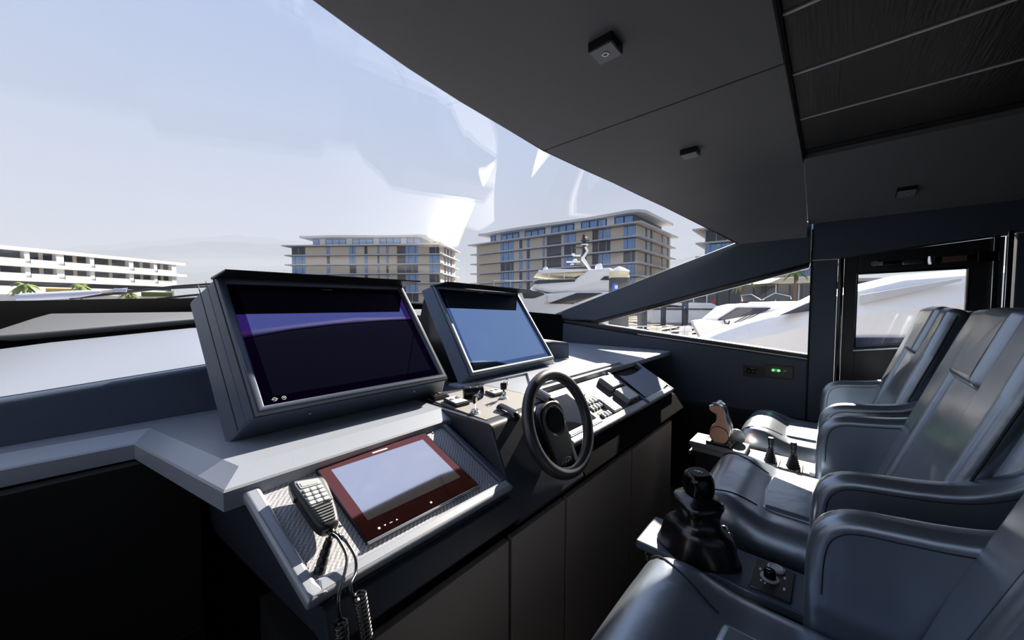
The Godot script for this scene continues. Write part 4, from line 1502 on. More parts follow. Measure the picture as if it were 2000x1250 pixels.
# ---------------------------------------------------------------- consoles between the seats
func consoles():
	# joystick console
	var a := thing("joystick_console", "slim black console between the two nearest chairs, carrying a joystick and knobs", "console", P(0.985, 0, 0.1))
	var g := G(30)
	g.slab(soft(pts([0.922, -0.40, 1.060, -0.40, 1.060, 0.372, 0.914, 0.372]), 0.008), 0.022, 0.005, flat_at(0.654), 3)
	part(a, "top_plate", g, M.black_leather)
	g = G()
	g.slab(soft(pts([0.928, -0.39, 1.05, -0.39, 1.05, 0.345, 0.928, 0.345]), 0.006), 0.05, 0.004, flat_at(0.612))
	part(a, "upper_case", g, M.dark_trim)
	g = G()
	g.box(P(0.983, 0.30, -0.03), Vector3(0.10, 0.60, 0.66), 0.004)
	part(a, "pillar", g, M.void_black)
	g = G()
	g.box(P(0.983, 0.622, 0.346), Vector3(0.116, 0.016, 0.012), 0.004)
	part(a, "front_trim", g, M.chrome)
	# joystick: oval skirt, shoulder, leaning collar, neck and knob
	var j := thing("joystick", "black docking joystick with a moulded boot and egg-shaped knob on its console", "joystick", P(0.975, 0.665, 0.235))
	var at := P(0.973, 0.665, 0.235)
	var ring := func(c: Vector3, rx: float, rz: float, tilt: float) -> PackedVector3Array:
		var o := PackedVector3Array()
		var b := Basis(Vector3(0, 0, 1), tilt)
		for k in 36:
			var t := TAU * k / 36
			var bulge := 1.0 + 0.10 * cos(2 * t)
			o.push_back(c + b * Vector3(cos(t) * rx * bulge, 0, sin(t) * rz / bulge))
		return o
	g = G(50)
	g.loft([ring.call(at + Vector3(0, 0.000, 0), 0.0620, 0.0880, 0.00), ring.call(at + Vector3(0, 0.006, 0), 0.0630, 0.0890, 0.00), ring.call(at + Vector3(0, 0.030, 0), 0.0600, 0.0800, 0.00), ring.call(at + Vector3(0, 0.055, 0), 0.0585, 0.0750, 0.00), ring.call(at + Vector3(0, 0.068, 0), 0.0550, 0.0690, 0.00), ring.call(at + Vector3(0, 0.077, 0), 0.0500, 0.0600, 0.03), ring.call(at + Vector3(0, 0.084, 0), 0.0445, 0.0510, 0.05), ring.call(at + Vector3(0, 0.094, 0), 0.0415, 0.0460, 0.08), ring.call(at + Vector3(0, 0.108, 0), 0.0415, 0.0455, 0.12), ring.call(at + Vector3(0, 0.122, 0), 0.0450, 0.0495, 0.15), ring.call(at + Vector3(0, 0.131, 0), 0.0485, 0.0530, 0.16), ring.call(at + Vector3(0, 0.137, 0), 0.0490, 0.0535, 0.16), ring.call(at + Vector3(0, 0.142, 0), 0.0460, 0.0500, 0.15), ring.call(at + Vector3(0, 0.146, 0), 0.0400, 0.0430, 0.12), ring.call(at + Vector3(0, 0.151, 0), 0.0300, 0.0320, 0.06), ring.call(at + Vector3(0, 0.160, 0), 0.0230, 0.0240, 0.00)])
	part(j, "boot", g, M.black_rubber)
	g = G(50)
	g.loft([ring.call(at + Vector3(0, 0.148, 0), 0.0180, 0.0180, 0.00), ring.call(at + Vector3(0, 0.150, 0), 0.0270, 0.0280, 0.00), ring.call(at + Vector3(0, 0.158, 0), 0.0305, 0.0320, 0.00), ring.call(at + Vector3(0, 0.172, 0), 0.0325, 0.0340, 0.00), ring.call(at + Vector3(0, 0.188, 0), 0.0325, 0.0335, 0.02), ring.call(at + Vector3(0, 0.200, 0), 0.0300, 0.0310, 0.05), ring.call(at + Vector3(0, 0.207, 0), 0.0260, 0.0270, 0.07), ring.call(at + Vector3(0, 0.209, 0), 0.0220, 0.0230, 0.08)])
	part(j, "knob", g, M.black_gloss)
	g = G()
	g.loft([ring.call(at + Vector3(0, 0.2085, 0), 0.0225, 0.0235, 0.08), ring.call(at + Vector3(0, 0.2105, 0), 0.0225, 0.0235, 0.08)])
	part(j, "cap", g, M.black_plastic)
	g = G()
	g.box(at + Vector3(0.0, 0.2112, 0), Vector3(0.0022, 0.0014, 0.020), 0.0004)
	g.box(at + Vector3(0.0, 0.2112, 0), Vector3(0.014, 0.0014, 0.0022), 0.0004)
	part(j, "arrow_mark", g, M.white_print)
	# buttons on the aft side of the boot
	for k in 3:
		g = G()
		g.ball(at + Vector3(0.016 + 0.012 * (k % 2), 0.075 - 0.020 * k, 0.056 + 0.009 * k), Vector3(0.012, 0.011, 0.011), 14)
		part(j, "button", g, M.chrome if k == 0 else M.black_gloss)
	# knob panel
	var p := thing("trim_panel", "carbon-patterned plate with two pale ring knobs, behind the joystick", "control panel", P(0.985, 0.665, 0.08))
	g = G()
	g.slab(soft(pts([0.930, 0.042, 1.044, 0.042, 1.044, 0.118, 0.930, 0.118]), 0.004), 0.006, 0.002, flat_at(0.667))
	part(p, "plate", g, M.carbon_dark)
	g = G()
	g.lathe([V2(0, 0), V2(0.017, 0), V2(0.017, 0.004), V2(0.013, 0.006), V2(0.011, 0.004), V2(0, 0.004)], Transform3D(Basis.IDENTITY, P(1.026, 0.670, 0.076)), 32)
	part(p, "push_button", g, M.light_key)
	g = G()
	g.lathe([V2(0.013, 0), V2(0.018, 0), V2(0.018, 0.003), V2(0.013, 0.003)], Transform3D(Basis.IDENTITY, P(0.983, 0.670, 0.084)), 32)
	part(p, "dial_ring", g, M.light_key)
	g = G()
	g.lathe([V2(0, 0), V2(0.0125, 0), V2(0.0115, 0.018), V2(0.010, 0.020), V2(0, 0.020)], Transform3D(Basis.IDENTITY, P(0.983, 0.670, 0.084)), 24)
	part(p, "dial_knob", g, M.black_gloss)
	g = G()
	g.box(P(0.983, 0.6905, 0.087), Vector3(0.0016, 0.001, 0.008), 0.0003)
	for q in [[1.003, 0.104, 0.004, 0.008], [1.034, 0.062, 0.006, 0.010], [1.005, 0.058, 0.004, 0.009], [0.965, 0.056, 0.004, 0.009], [0.962, 0.098, 0.003, 0.006], [0.958, 0.09, 0.003, 0.006]]:
		g.box(P(q[0], 0.6704, q[1]), Vector3(q[3], 0.0008, q[2]), 0.0002)
	part(p, "legend", g, M.white_print)
	# throttle console
	var b := thing("throttle_console", "slim console between the middle and far chairs, carrying the throttle and two small levers", "console", P(1.75, 0, 0.2))
	g = G(30)
	g.slab(soft(pts([1.676, -0.40, 1.808, -0.40, 1.808, 0.435, 1.676, 0.435]), 0.006), 0.022, 0.004, flat_at(0.666), 3)
	part(b, "top_plate", g, M.console_grey)
	g = G(30)
	g.slab(soft(pts([1.674, 0.236, 1.808, 0.236, 1.81, 0.446, 1.674, 0.446]), 0.006), 0.020, 0.004, flat_at(0.687), 3)
	part(b, "throttle_plate", g, M.console_grey)
	g = G()
	g.box(P(1.742, 0.40, 0.02), Vector3(0.13, 0.52, 0.80), 0.006)
	part(b, "case", g, M.dark_trim)
	g = G()
	g.box(P(1.742, 0.07, 0.0), Vector3(0.12, 0.14, 0.6), 0.006)
	part(b, "plinth", g, M.void_black)
	g = G()
	g.box(P(1.735, 0.648, 0.442), Vector3(0.13, 0.016, 0.014), 0.005)
	part(b, "front_trim", g, M.chrome)
	g = G()
	g.box(P(1.70, 0.682, 0.012), Vector3(0.06, 0.012, 0.05), 0.003)
	part(b, "aft_cover", g, M.light_key)
	# throttle: round drum with two upright cranked arms
	var t := thing("throttle_lever", "twin throttle lever with pinkish metal sides on a round drum", "throttle", P(1.74, 0.697, 0.33))
	var o := curve2(pts([0.296, 0.760, 0.306, 0.722, 0.335, 0.702, 0.366, 0.713, 0.376, 0.745, 0.366, 0.775, 0.352, 0.793, 0.349, 0.828, 0.366, 0.838, 0.379, 0.850, 0.374, 0.863, 0.340, 0.869, 0.320, 0.850, 0.312, 0.815]), 4)
	for k in 2:
		g = G(40)
		g.slab(o, 0.026, 0.004, side_at(1.722 + 0.044 * k), 3)
		part(t, "lever_arm", g, M.chrome)
		g = G()
		var oi := PackedVector2Array()
		var ctr := V2(0.336, 0.78)
		for q in o: oi.push_back(ctr + (q - ctr) * 0.93)
		g.slab(oi, 0.003, 0.001, side_at(1.7085 if k == 0 else 1.7795))
		part(t, "side_plate", g, M.rose_metal)
	for side in [1.706, 1.782]:
		g = G()
		g.lathe([V2(0, -0.003), V2(0.036, -0.003), V2(0.036, 0.003), V2(0, 0.003)], Transform3D(Basis(Vector3.FORWARD, PI / 2), P(side, 0.740, 0.336)), 32)
		part(t, "drum_face", g, M.rose_metal)
	g = G()
	g.tube(ring_path(P(1.7025, 0.740, 0.336), Vector3(0, 1, 0), Vector3(0, 0, 1), 0.0365, 40), 0.0014, 6, true)
	part(t, "drum_rim", g, M.black_gloss)
	g = G()
	g.slab(o, 0.016, 0.002, side_at(1.744), 2)
	part(t, "core", g, M.black_gloss)
	g = G(60)
	g.tube(PackedVector3Array([P(1.708, 0.862, 0.350), P(1.78, 0.862, 0.350)]), 0.013, 16)
	part(t, "grip_cap", g, M.satin_steel)
	g = G()
	g.slab(soft(pts([1.69, 0.285, 1.80, 0.285, 1.80, 0.385, 1.69, 0.385]), 0.01), 0.014, 0.004, flat_at(0.702))
	part(t, "base", g, M.black_gloss)
	g = G()
	g.lathe([V2(0, -0.004), V2(0.032, -0.004), V2(0.032, 0.004), V2(0, 0.004)], Transform3D(Basis(Vector3.FORWARD, PI / 2), P(1.795, 0.722, 0.285)), 32)
	part(t, "side_disc", g, M.satin_steel)
	# two small levers in ribbed boots
	for k in 2:
		var fz := 0.155 if k == 0 else 0.085
		var l := thing("thruster_lever", ["small ribbed black thruster lever nearer the throttle", "small ribbed black thruster lever nearer the chair arm"][k], "joystick", P(1.70, 0.677, fz), "small ribbed levers on the throttle console")
		g = G()
		g.slab(rrect(0.085, 0.058, 0.003, 3, V2(1.705, fz)), 0.006, 0.002, flat_at(0.679))
		part(l, "base_plate", g, M.grey_plastic if k == 0 else M.black_plastic)
		g = G(50)
		var prof := [V2(0, 0.0), V2(0.022, 0.0)]
		for i in 7:
			prof.push_back(V2(0.0225 - 0.0018 * i, 0.004 + 0.0075 * i))
			prof.push_back(V2(0.0180 - 0.0016 * i, 0.0075 + 0.0075 * i))
		prof.append_array([V2(0.0075, 0.060), V2(0.0075, 0.072), V2(0, 0.072)])
		g.lathe(prof, Transform3D(Basis.IDENTITY, P(1.70, 0.681, fz)), 24)
		part(l, "boot", g, M.black_rubber)
		g = G(50)
		g.lathe([V2(0, 0.068), V2(0.0095, 0.069), V2(0.0085, 0.078), V2(0.0105, 0.088), V2(0.009, 0.096), V2(0, 0.098)], Transform3D(Basis.IDENTITY, P(1.70, 0.681, fz)), 20)
		part(l, "knob", g, M.black_plastic)
		g = G()
		for e in 2: g.slab(pts([1.667, fz + 0.012 - 0.03 * e, 1.672, fz + 0.018 - 0.03 * e, 1.662, fz + 0.018 - 0.03 * e]), 0.001, 0.0, flat_at(0.6826))
		part(l, "arrow_mark", g, M.white_print)

# ---------------------------------------------------------------- plates on the starboard wall
func wall_fittings():
	var wx := xf(P(2.70, 0, 0), Vector3(0, 0, -1), Vector3(0, 1, 0), Vector3(-1, 0, 0))
	var s := thing("socket_plate", "small black socket plate on the wall below the wedge window", "socket", P(2.70, 0.88, 0.355))
	var g := G()
	g.slab(rrect(0.105, 0.072, 0.004, 3, V2(0.352, 0.876)), 0.010, 0.002, Transform3D(Basis(wx.basis.x, wx.basis.y, wx.basis.z), wx.origin))
	part(s, "plate", g, M.black_plastic)
	g = G()
	g.slab(rrect(0.066, 0.036, 0.002, 3, V2(0.352, 0.876)), 0.004, 0.001, wx.translated_local(Vector3(0, 0, 0.005)))
	part(s, "socket", g, M.black_gloss)
	g = G()
	for k in 3: g.slab(rrect(0.006, 0.004, 0.001, 2, V2(0.330 + 0.022 * k, 0.873)), 0.003, 0.0, wx.translated_local(Vector3(0, 0, 0.0065)))
	g.slab(rrect(0.022, 0.0024, 0.0006, 2, V2(0.352, 0.8905)), 0.003, 0.0, wx.translated_local(Vector3(0, 0, 0.0065)))
	part(s, "contact", g, M.grey_plastic)
	s = thing("switch_plate", "black switch plate with two green-lit buttons on the wall beside the door post", "switch", P(2.70, 0.89, 0.22))
	g = G()
	g.slab(rrect(0.142, 0.080, 0.004, 3, V2(0.220, 0.888)), 0.010, 0.002, wx)
	part(s, "plate", g, M.black_plastic)
	for k in 3:
		g = G()
		var c := V2(0.247 - 0.0285 * k, 0.895)
		var rb := Basis(wx.basis.x, wx.basis.z, -wx.basis.y)
		if k < 2:
			g.tube(ring_path(wx * Vector3(c.x, c.y, 0.0065), wx.basis.x, wx.basis.y, 0.0065, 20), 0.0016, 6, true)
			part(s, "lit_ring", g, M.led_green)
			g = G()
			g.lathe([V2(0, 0), V2(0.0055, 0), V2(0.005, 0.002), V2(0, 0.002)], Transform3D(rb, wx * Vector3(c.x, c.y, 0.005)), 16)
			part(s, "button", g, M.light_key)
		else:
			g.slab(pts([c.x - 0.008, c.y + 0.004, c.x - 0.002, c.y - 0.003, c.x + 0.002, c.y + 0.003, c.x + 0.008, c.y - 0.005, c.x + 0.008, c.y - 0.002, c.x + 0.002, c.y + 0.006, c.x - 0.002, c.y, c.x - 0.008, c.y + 0.007]), 0.003, 0.0, wx.translated_local(Vector3(0, 0, 0.0065)))
			part(s, "symbol", g, M.white_print)
	var lamp := OmniLight3D.new()
	lamp.name = "switch_light"
	lamp.position = P(2.685, 0.895, 0.232)
	lamp.light_color = Color(0.5, 1.0, 0.6)
	lamp.light_energy = 0.0006
	lamp.light_size = 0.01
	lamp.omni_range = 6.0
	lamp.omni_attenuation = 2.0
	lamp.shadow_enabled = true
	add_child(lamp)
	# dark low cabinet against the wall under the window
	s = thing("wall_locker", "dark low locker with a recessed grille at the foot of the starboard wall", "locker", P(2.66, 0, 0.35))
	g = G()
	g.box(P(2.655, 0.31, 0.42), Vector3(0.09, 0.62, 0.84), 0.006)
	part(s, "carcass", g, M.black_plastic)
	for k in 3:
		g = G()
		g.box(P(2.609, 0.33, 0.16 + 0.26 * k), Vector3(0.012, 0.50, 0.24), 0.003)
		part(s, "door", g, M.dark_trim)
		g = G()
		g.lathe([V2(0, -0.006), V2(0.006, -0.006), V2(0.006, 0.006), V2(0, 0.006)], Transform3D(Basis(Vector3.FORWARD, PI / 2), P(2.60, 0.46, 0.26 + 0.26 * k)), 14)
		part(s, "knob", g, M.satin_steel)

# ---------------------------------------------------------------- the marina
# frame of a distant thing seen broadside: x to the right, y up, z towards the cabin
func broadside(o: Vector3) -> Transform3D:
	return Transform3D(Basis(Vector3.UP, deg_to_rad(-48.1)), o)

func fpart(parent: Node, called: String, l: Array, depth: float, z: float, r: float, f: Transform3D, m: String, round_by := 0.0) -> MeshInstance3D:
	var g := G(45)
	var o := pts(l)
	if round_by > 0.0: o = soft(o, round_by, 3)
	g.slab(o, depth, r, f.translated_local(Vector3(0, 0, z)), 3)
	return part(parent, called, g, M[m])

var boxes := {}
func unit_box() -> Mesh:
	if not boxes.has("unit"):
		var b := BoxMesh.new()
		b.size = Vector3.ONE
		boxes["unit"] = b
	return boxes["unit"]
# a box on a wall that runs from a to b (seen from its front): t along the wall, y height, out = how far proud
func on_wall(parent: Node, called: String, a: Vector3, b: Vector3, t0: float, t1: float, y0: float, y1: float, out0: float, out1: float, m: String):
	var d := b - a
	d.y = 0
	var len := d.length()
	d = d.normalized()
	var n := Vector3(-d.z, 0, d.x)
	if n.dot(a) > 0.0: n = -n
	var c := a + d * len * (t0 + t1) / 2 + n * (out0 + out1) / 2
	c.y = (y0 + y1) / 2
	var bs := Basis(d * len * absf(t1 - t0), Vector3.UP * (y1 - y0), n * (out1 - out0))
	piece(parent, called, unit_box(), Transform3D(bs, c), M[m])

# as fpart, but narrowing towards the left end, as a bow does
func bow_part(parent: Node, called: String, l: Array, depth: float, front: float, r: float, f: Transform3D, m: String, round_by: float, x0: float, x1: float):
	var g := G(45)
	g.slab(soft(pts(l), round_by, 3), depth, r, Transform3D(Basis.IDENTITY, Vector3(0, 0, front - depth / 2)), 3)
	for i in g.p.size():
		var q := g.p[i]
		q.z = front - (front - q.z) * lerpf(0.06, 1.0, smoothstep(x0, x1, q.x))
		g.p[i] = f * q
	part(parent, called, g, M[m])

func apartment(label: String, a: Vector3, b: Vector3, c: Vector3, top: float, floors: int, fh: float, front: Array, side: Array, pent: Array, roof_y: float) -> Node3D:
	var o := thing("apartment_building", label, "building", Vector3((a.x + c.x) / 2, -2.0, (a.z + c.z) / 2), "flat-roofed apartment buildings across the marina")
	var back := a + (c - b)
	var g := G()
	var core := func(inset: float, y0: float, y1: float) -> Geo:
		var k := G()
		var m := (a + b + c + back) / 4.0
		var q := []
		for p in [a, b, c, back]: q.push_back(p + (Vector3(m.x, 0, m.z) - Vector3(p.x, 0, p.z)).normalized() * inset)
		var v := []
		for p in q: v.push_back(Vector3(p.x, y0, p.z))
		for p in q: v.push_back(Vector3(p.x, y1, p.z))
		k.hexa(v)
		return k
	part(o, "inner_walls", core.call(1.2, -2.0, top), M.loggia_grey)
	for face in 2:
		var p := a if face == 0 else b
		var q := b if face == 0 else c
		var list: Array = front if face == 0 else side
		for f in floors:
			var y1 := top - fh * f - 0.3
			var y0 := top - fh * (f + 1)
			for i in list.size():
				var t0: float = 0.0 if i == 0 else list[i - 1][0]
				var t1: float = list[i][0]
				match list[i][1]:
					"w": on_wall(o, "wall_panel", p, q, t0, t1, y0, y1, -0.5, 0.0, "beige_wall")
					"g":
						on_wall(o, "window", p, q, t0, t1, y0, y1, -0.45, -0.08, "facade_glass" if (i + f) % 3 > 0 else "facade_glass_dark")
						var w := (t1 - t0) * (q - p).length()
						var nm := int(w / 1.4) + 1
						for k in nm + 1:
							var t := lerpf(t0, t1, float(k) / nm)
							on_wall(o, "mullion", p, q, t - 0.06 / (q - p).length(), t + 0.06 / (q - p).length(), y0, y1, -0.1, 0.02, "slab_grey" if k % 2 == 0 else "loggia_grey")
					"l": on_wall(o, "balcony_rail", p, q, t0, t1, y0, y0 + 1.1, -0.2, -0.12, "facade_glass_dark")
			# floor slab with its overhang
	for f in floors + 1:
		var y := top - fh * f
		var over := 1.9 if f == 0 else 1.4
		g = G()
		var m := (a + b + c + back) / 4.0
		var v := []
		var dirs := [(a - b).normalized(), (b - a).normalized(), (c - b).normalized(), (c - b).normalized()]
		var outw := [(b - c).normalized(), (b - c).normalized(), (b - a).normalized(), (a - b).normalized()]
		var cs := [a, b, c, back]
		for e in 2:
			for i in 4:
				var w: Vector3 = cs[i] + (dirs[i] as Vector3) * over * (1.0 + 0.5 * float(i == 0)) + (outw[i] as Vector3) * over
				v.push_back(Vector3(w.x, y - 0.15 + 0.42 * e - (0.0 if e == 1 else -0.05), w.z))
		g.hexa(v)
		part(o, "floor_slab", g, M.slab_grey)
	# set-back top storey and its roof
	var d := (b - a)
	var pa: Vector3 = a + d * float(pent[0])
	var pb: Vector3 = a + d * float(pent[1])
	var inn := (c - b).normalized() * 2.0
	pa += inn; pb += inn
	var n := int((pb - pa).length() / 2.6)
	for k in n:
		on_wall(o, "top_storey_pane", pa, pb, float(k) / n + 0.004, (k + 1.0) / n - 0.004, top + 0.3, roof_y - 0.9, -0.3, 0.0, "facade_glass" if k % 4 != 1 else "balcony_glass")
	g = G()
	var rp3 := [pa, pb, pb + (c - b) * 0.8, pa + (c - b) * 0.8]
	var vv := []
	for e in 2:
		for p in rp3: vv.push_back(Vector3(p.x, (top if e == 0 else roof_y - 0.5), p.z) + inn * 0.15)
	g.hexa(vv)
	part(o, "top_storey", g, M.loggia_grey)
	# roof plate with a rounded front corner and a slight wave
	var dir := d.normalized()
	var ov := (b - c).normalized()
	var out2 := [pa - dir * 3.5 + ov * 2.6]
	for k in 9:
		var t := k / 8.0
		out2.push_back(pa.lerp(pb, t) + ov * (2.2 + 0.9 * sin(t * TAU)) )
	out2.push_back(pb + dir * 2.0 + ov * 1.2)
	out2.push_back(pb + dir * 3.2 - ov * 1.0)
	out2.push_back(pb + dir * 3.4 + (c - b) * 0.85)
	out2.push_back(pa - dir * 3.5 + (c - b) * 0.85)
	var poly := PackedVector2Array()
	for p in out2: poly.push_back(V2(p.x, -p.z))
	g = G()
	g.slab(poly, 0.9, 0.1, flat_at(roof_y - 0.45))
	part(o, "roof_plate", g, M.pale_concrete)
	return o

func palm(at: Vector3, h: float, r: float, label: String, sd: int):
	var t := thing("palm_tree", label, "palm", at - Vector3(0, h, 0), "palms along the quay")
	var g := G(60)
	g.tube(PackedVector3Array([at - Vector3(0, h, 0), at - Vector3(0.1, h * 0.5, 0), at]), [0.17, 0.14, 0.12], 8)
	part(t, "trunk", g, M.tan_trunk)
	rng.seed = sd
	for k in 22:
		var az := TAU * k / 22.0 + rng.randf() * 0.3
		var el := rng.randf_range(-0.5, 1.1)
		g = G(60)
		var ra := []
		for j in 6:
			var s := j / 5.0
			var p := at + Vector3(cos(az), 0, sin(az)) * r * s * cos(el * 0.7) + Vector3(0, r * (sin(el) * s - 0.85 * s * s), 0)
			var w := r * 0.17 * sin(PI * (0.12 + 0.85 * s))
			var sidev := Vector3(-sin(az), 0, cos(az)) * w
			ra.push_back(PackedVector3Array([p + sidev - Vector3(0, w * 0.5, 0), p + Vector3(0, 0.03, 0), p - sidev - Vector3(0, w * 0.5, 0), p - Vector3(0, 0.05, 0)]))
		g.loft(ra)
		part(t, "frond", g, M.palm_leaf)

func pile(at: Vector3, r: float, label: String, m: String, lamp: bool, sign_at: float):
	var t := thing("mooring_pile", label, "pile", Vector3(at.x, -2.6, at.z), "mooring piles in the marina")
	var g := G()
	g.lathe([V2(0, -2.8), V2(r, -2.8), V2(r, at.y), V2(r * 0.96, at.y + 0.02), V2(0, at.y + 0.02)], Transform3D(Basis.IDENTITY, Vector3(at.x, 0, at.z)), 32)
	part(t, "shaft", g, M[m])
	if lamp:
		g = G()
		g.lathe([V2(0, 0.0), V2(r * 1.04, 0.0), V2(r * 1.04, 0.06), V2(r * 0.98, 0.08), V2(r * 0.98, 0.24), V2(0, 0.24)], Transform3D(Basis.IDENTITY, at), 32)
		part(t, "lamp_ring", g, M.cream)
		g = G()
		g.lathe([V2(0, 0.24), V2(r * 1.05, 0.24), V2(r * 1.05, 0.27), V2(r * 0.3, 0.42), V2(0, 0.46)], Transform3D(Basis.IDENTITY, at), 32)
		part(t, "lamp_cap", g, M.gelcoat)
	else:
		g = G()
		g.lathe([V2(0, 0.0), V2(r * 1.1, 0.0), V2(r * 1.1, 0.06), V2(0, r * 1.0)], Transform3D(Basis.IDENTITY, at), 24)
		part(t, "cap", g, M.gelcoat)
	if sign_at > 0.0:
		var f := broadside(Vector3(at.x, at.y - sign_at, at.z))
		g = G()
		g.slab(rrect(r * 0.75, r * 1.1, 0.02), 0.05, 0.005, f.translated_local(Vector3(-r * 0.55, 0, r * 0.84)))
		part(t, "blue_sign", g, M.sign_blue)
		g = G()
		g.slab(rrect(r * 0.3, r * 0.35, 0.01), 0.02, 0.0, f.translated_local(Vector3(-r * 0.55, 0.05, r * 0.84 + 0.03)))
		part(t, "sign_mark", g, M.white_print)

func outside():
	var g := G()
	g.box(Vector3(0, -2.75, -60), Vector3(700, 0.3, 700))
	structure("water", g, M.sea_water, "calm marina water round the boats")
	g = G()
	g.hexa([P(-120, -2.7, 92), P(60, -2.7, 66), P(250, -2.7, -150), P(330, -2.7, 300), P(-120, -1.0, 92), P(60, -1.0, 66), P(250, -1.0, -150), P(330, -1.0, 300)])
	structure("quay", g, M.quay_stone, "stone quay under the buildings across the water")
	# apartment blocks
	var fl := [[0.194, "w"], [0.291, "g"], [0.332, "w"], [0.353, "g"], [0.383, "w"], [0.408, "g"], [0.489, "w"], [0.503, "g"], [0.516, "w"], [0.606, "l"], [0.623, "w"], [0.69, "g"], [0.781, "w"], [0.815, "l"], [0.874, "g"], [0.938, "w"], [0.994, "g"], [1.0, "w"]]
	var sl := [[0.215, "w"], [0.274, "g"], [0.354, "w"], [0.417, "g"], [0.681, "w"], [0.728, "g"], [0.873, "w"], [0.949, "g"], [1.0, "w"]]
	apartment("tall beige apartment block with blue windows and thin floor slabs, behind the yacht's mast", P(93.0, 0, 101.7), P(97.9, 0, 40.8), P(126.1, 0, 40.8), 24.0, 7, 3.67, fl, sl, [0.08, 0.97], 28.2)
	fl = [[0.094, "g"], [0.239, "w"], [0.26, "g"], [0.394, "w"], [0.44, "g"], [0.495, "w"], [0.516, "g"], [0.582, "w"], [0.595, "g"], [0.64, "w"], [0.657, "g"], [0.714, "w"], [0.772, "l"], [0.854, "g"], [0.927, "w"], [0.992, "g"], [1.0, "w"]]
	sl = [[0.226, "w"], [0.345, "g"], [0.426, "w"], [0.551, "g"], [0.637, "w"], [0.769, "g"], [1.0, "w"]]
	var b2 := apartment("lower beige apartment block with a planted roof corner, above the nearest helm screen", P(46.4, 0, 158.1), P(83.0, 0, 111.3), P(98.9, 0, 122.1), 24.1, 7, 3.67, fl, sl, [0.12, 0.86], 28.2)
	for k in 12:
		g = G()
		var q := P(83.0, 0, 111.3).lerp(P(98.9, 0, 122.1), 0.05 + 0.06 * k) + P(-1, 0, 3)
		q.y = 24.6 + 0.5 * (k % 3)
		g.ball(q, Vector3(1.1, 0.9 + 0.3 * (k % 2), 1.1), 8)
		part(b2, "roof_shrub", g, M.hedge_green)
	fl = [[0.25, "g"], [0.4, "w"], [0.6, "g"], [0.75, "w"], [0.95, "g"], [1.0, "w"]]
	apartment("sliver of a third apartment block showing between the ceiling and the slanting pillar", P(106.0, 0, 25.3), P(109.0, 0, 0.0), P(135.0, 0, 2.0), 21.3, 7, 3.67, fl, sl, [0.12, 0.9], 25.5)
	# long white building
	var a := P(-24.4, 0, 135.1)
	var b := P(12.5, 0, 153.9)
	var w := thing("white_building", "long low white building with two storeys of balconies, left of the screens", "building", (a + b) / 2 + Vector3(0, -2, 0))
	var piers := [[-0.55, -0.50], [-0.32, -0.28], [-0.12, -0.09], [0.075, 0.095], [0.273, 0.292], [0.393, 0.423], [0.535, 0.554], [0.725, 0.748], [0.863, 0.882], [0.972, 1.0]]
	on_wall(w, "core", a, b, -0.6, 0.99, -2.0, 14.4, -12.0, -1.6, "loggia_grey")
	on_wall(w, "roof_edge", a, b, -0.6, 1.06, 13.75, 14.6, -12.0, 0.6, "white_render")
	on_wall(w, "floor_edge", a, b, -0.6, 1.06, 10.1, 10.95, -10.0, 0.9, "white_render")
	on_wall(w, "floor_edge", a, b, -0.6, 1.06, 6.75, 7.6, -10.0, 0.9, "white_render")
	on_wall(w, "ground_storey", a, b, -0.6, 0.98, -1.8, 5.6, -3.0, 0.3, "white_render")
	for i in piers.size():
		for s in 2:
			on_wall(w, "pier", a, b, piers[i][0], piers[i][1], 10.9 if s == 0 else 7.6, 13.8 if s == 0 else 10.2, -1.6, 0.3, "white_render")
		if i == piers.size() - 1: break
		var t0: float = piers[i][1]
		var t1: float = piers[i + 1][0]
		for s in 2:
			var y0 := 10.95 if s == 0 else 7.6
			var m := lerpf(t0, t1, 0.55)
			on_wall(w, "window", a, b, t0, m - 0.008, y0, y0 + 2.9, -1.6, -1.4, "facade_glass_dark")
			on_wall(w, "window", a, b, m + 0.008, t1, y0, y0 + 2.9, -1.6, -1.4, "facade_glass_dark")
			on_wall(w, "reveal", a, b, m - 0.008, m + 0.008, y0, y0 + 2.9, -1.6, -1.2, "beige_wall")
			on_wall(w, "balcony_rail", a, b, t0, t1, y0, y0 + 1.0, 0.5, 0.62, "balcony_glass")
	# low wall, hedge and planters at its foot
	g = G()
	g.hexa([P(-40, -1.0, 118), P(14, -1.0, 100), P(14.5, -1.0, 101), P(-40, -1.0, 119), P(-40, 3.4, 118), P(14, 2.9, 100), P(14.5, 2.9, 101), P(-40, 3.4, 119)])
	solo("quay_wall", g, M.white_render, "low white wall along the quay below the long white building", "wall", P(-10, -1.0, 110))
	for k in 3:
		g = G()
		g.box(P(-6.5 + 6.0 * k, 3.9 - 0.25 * k, 108 - 2.6 * k), Vector3(4.6, 0.9, 1.5), 0.3)
		solo("hedge", g, M.planter_yellow if k < 2 else M.hedge_green, ["yellowish hedge above the quay wall, left of the first palms", "yellowish hedge above the quay wall, in the middle", "green hedge above the quay wall, nearest the wiper blade's end"][k], "hedge", P(-6.5 + 6.0 * k, 3.0, 108 - 2.6 * k))
	palm(P(-10.6, 4.7, 103.5), 5.6, 1.9, "spiky palm in front of the white building, leftmost of the quay palms", 11)
	palm(P(-4.3, 4.7, 101.0), 5.6, 1.7, "spiky palm above the wiper arm, second from the left", 12)
	palm(P(1.3, 3.3, 93.0), 4.2, 1.5, "low palm crown behind the wiper blade, third from the left", 13)
	palm(P(44.2, 4.08, 6.9), 5.0, 1.25, "palm before the dark pavilion, in the middle of the wedge window", 14)
	palm(P(50.6, 5.2, 2.9), 6.2, 1.1, "palm crown over the pale canopy, at the wedge window's aft end", 15)
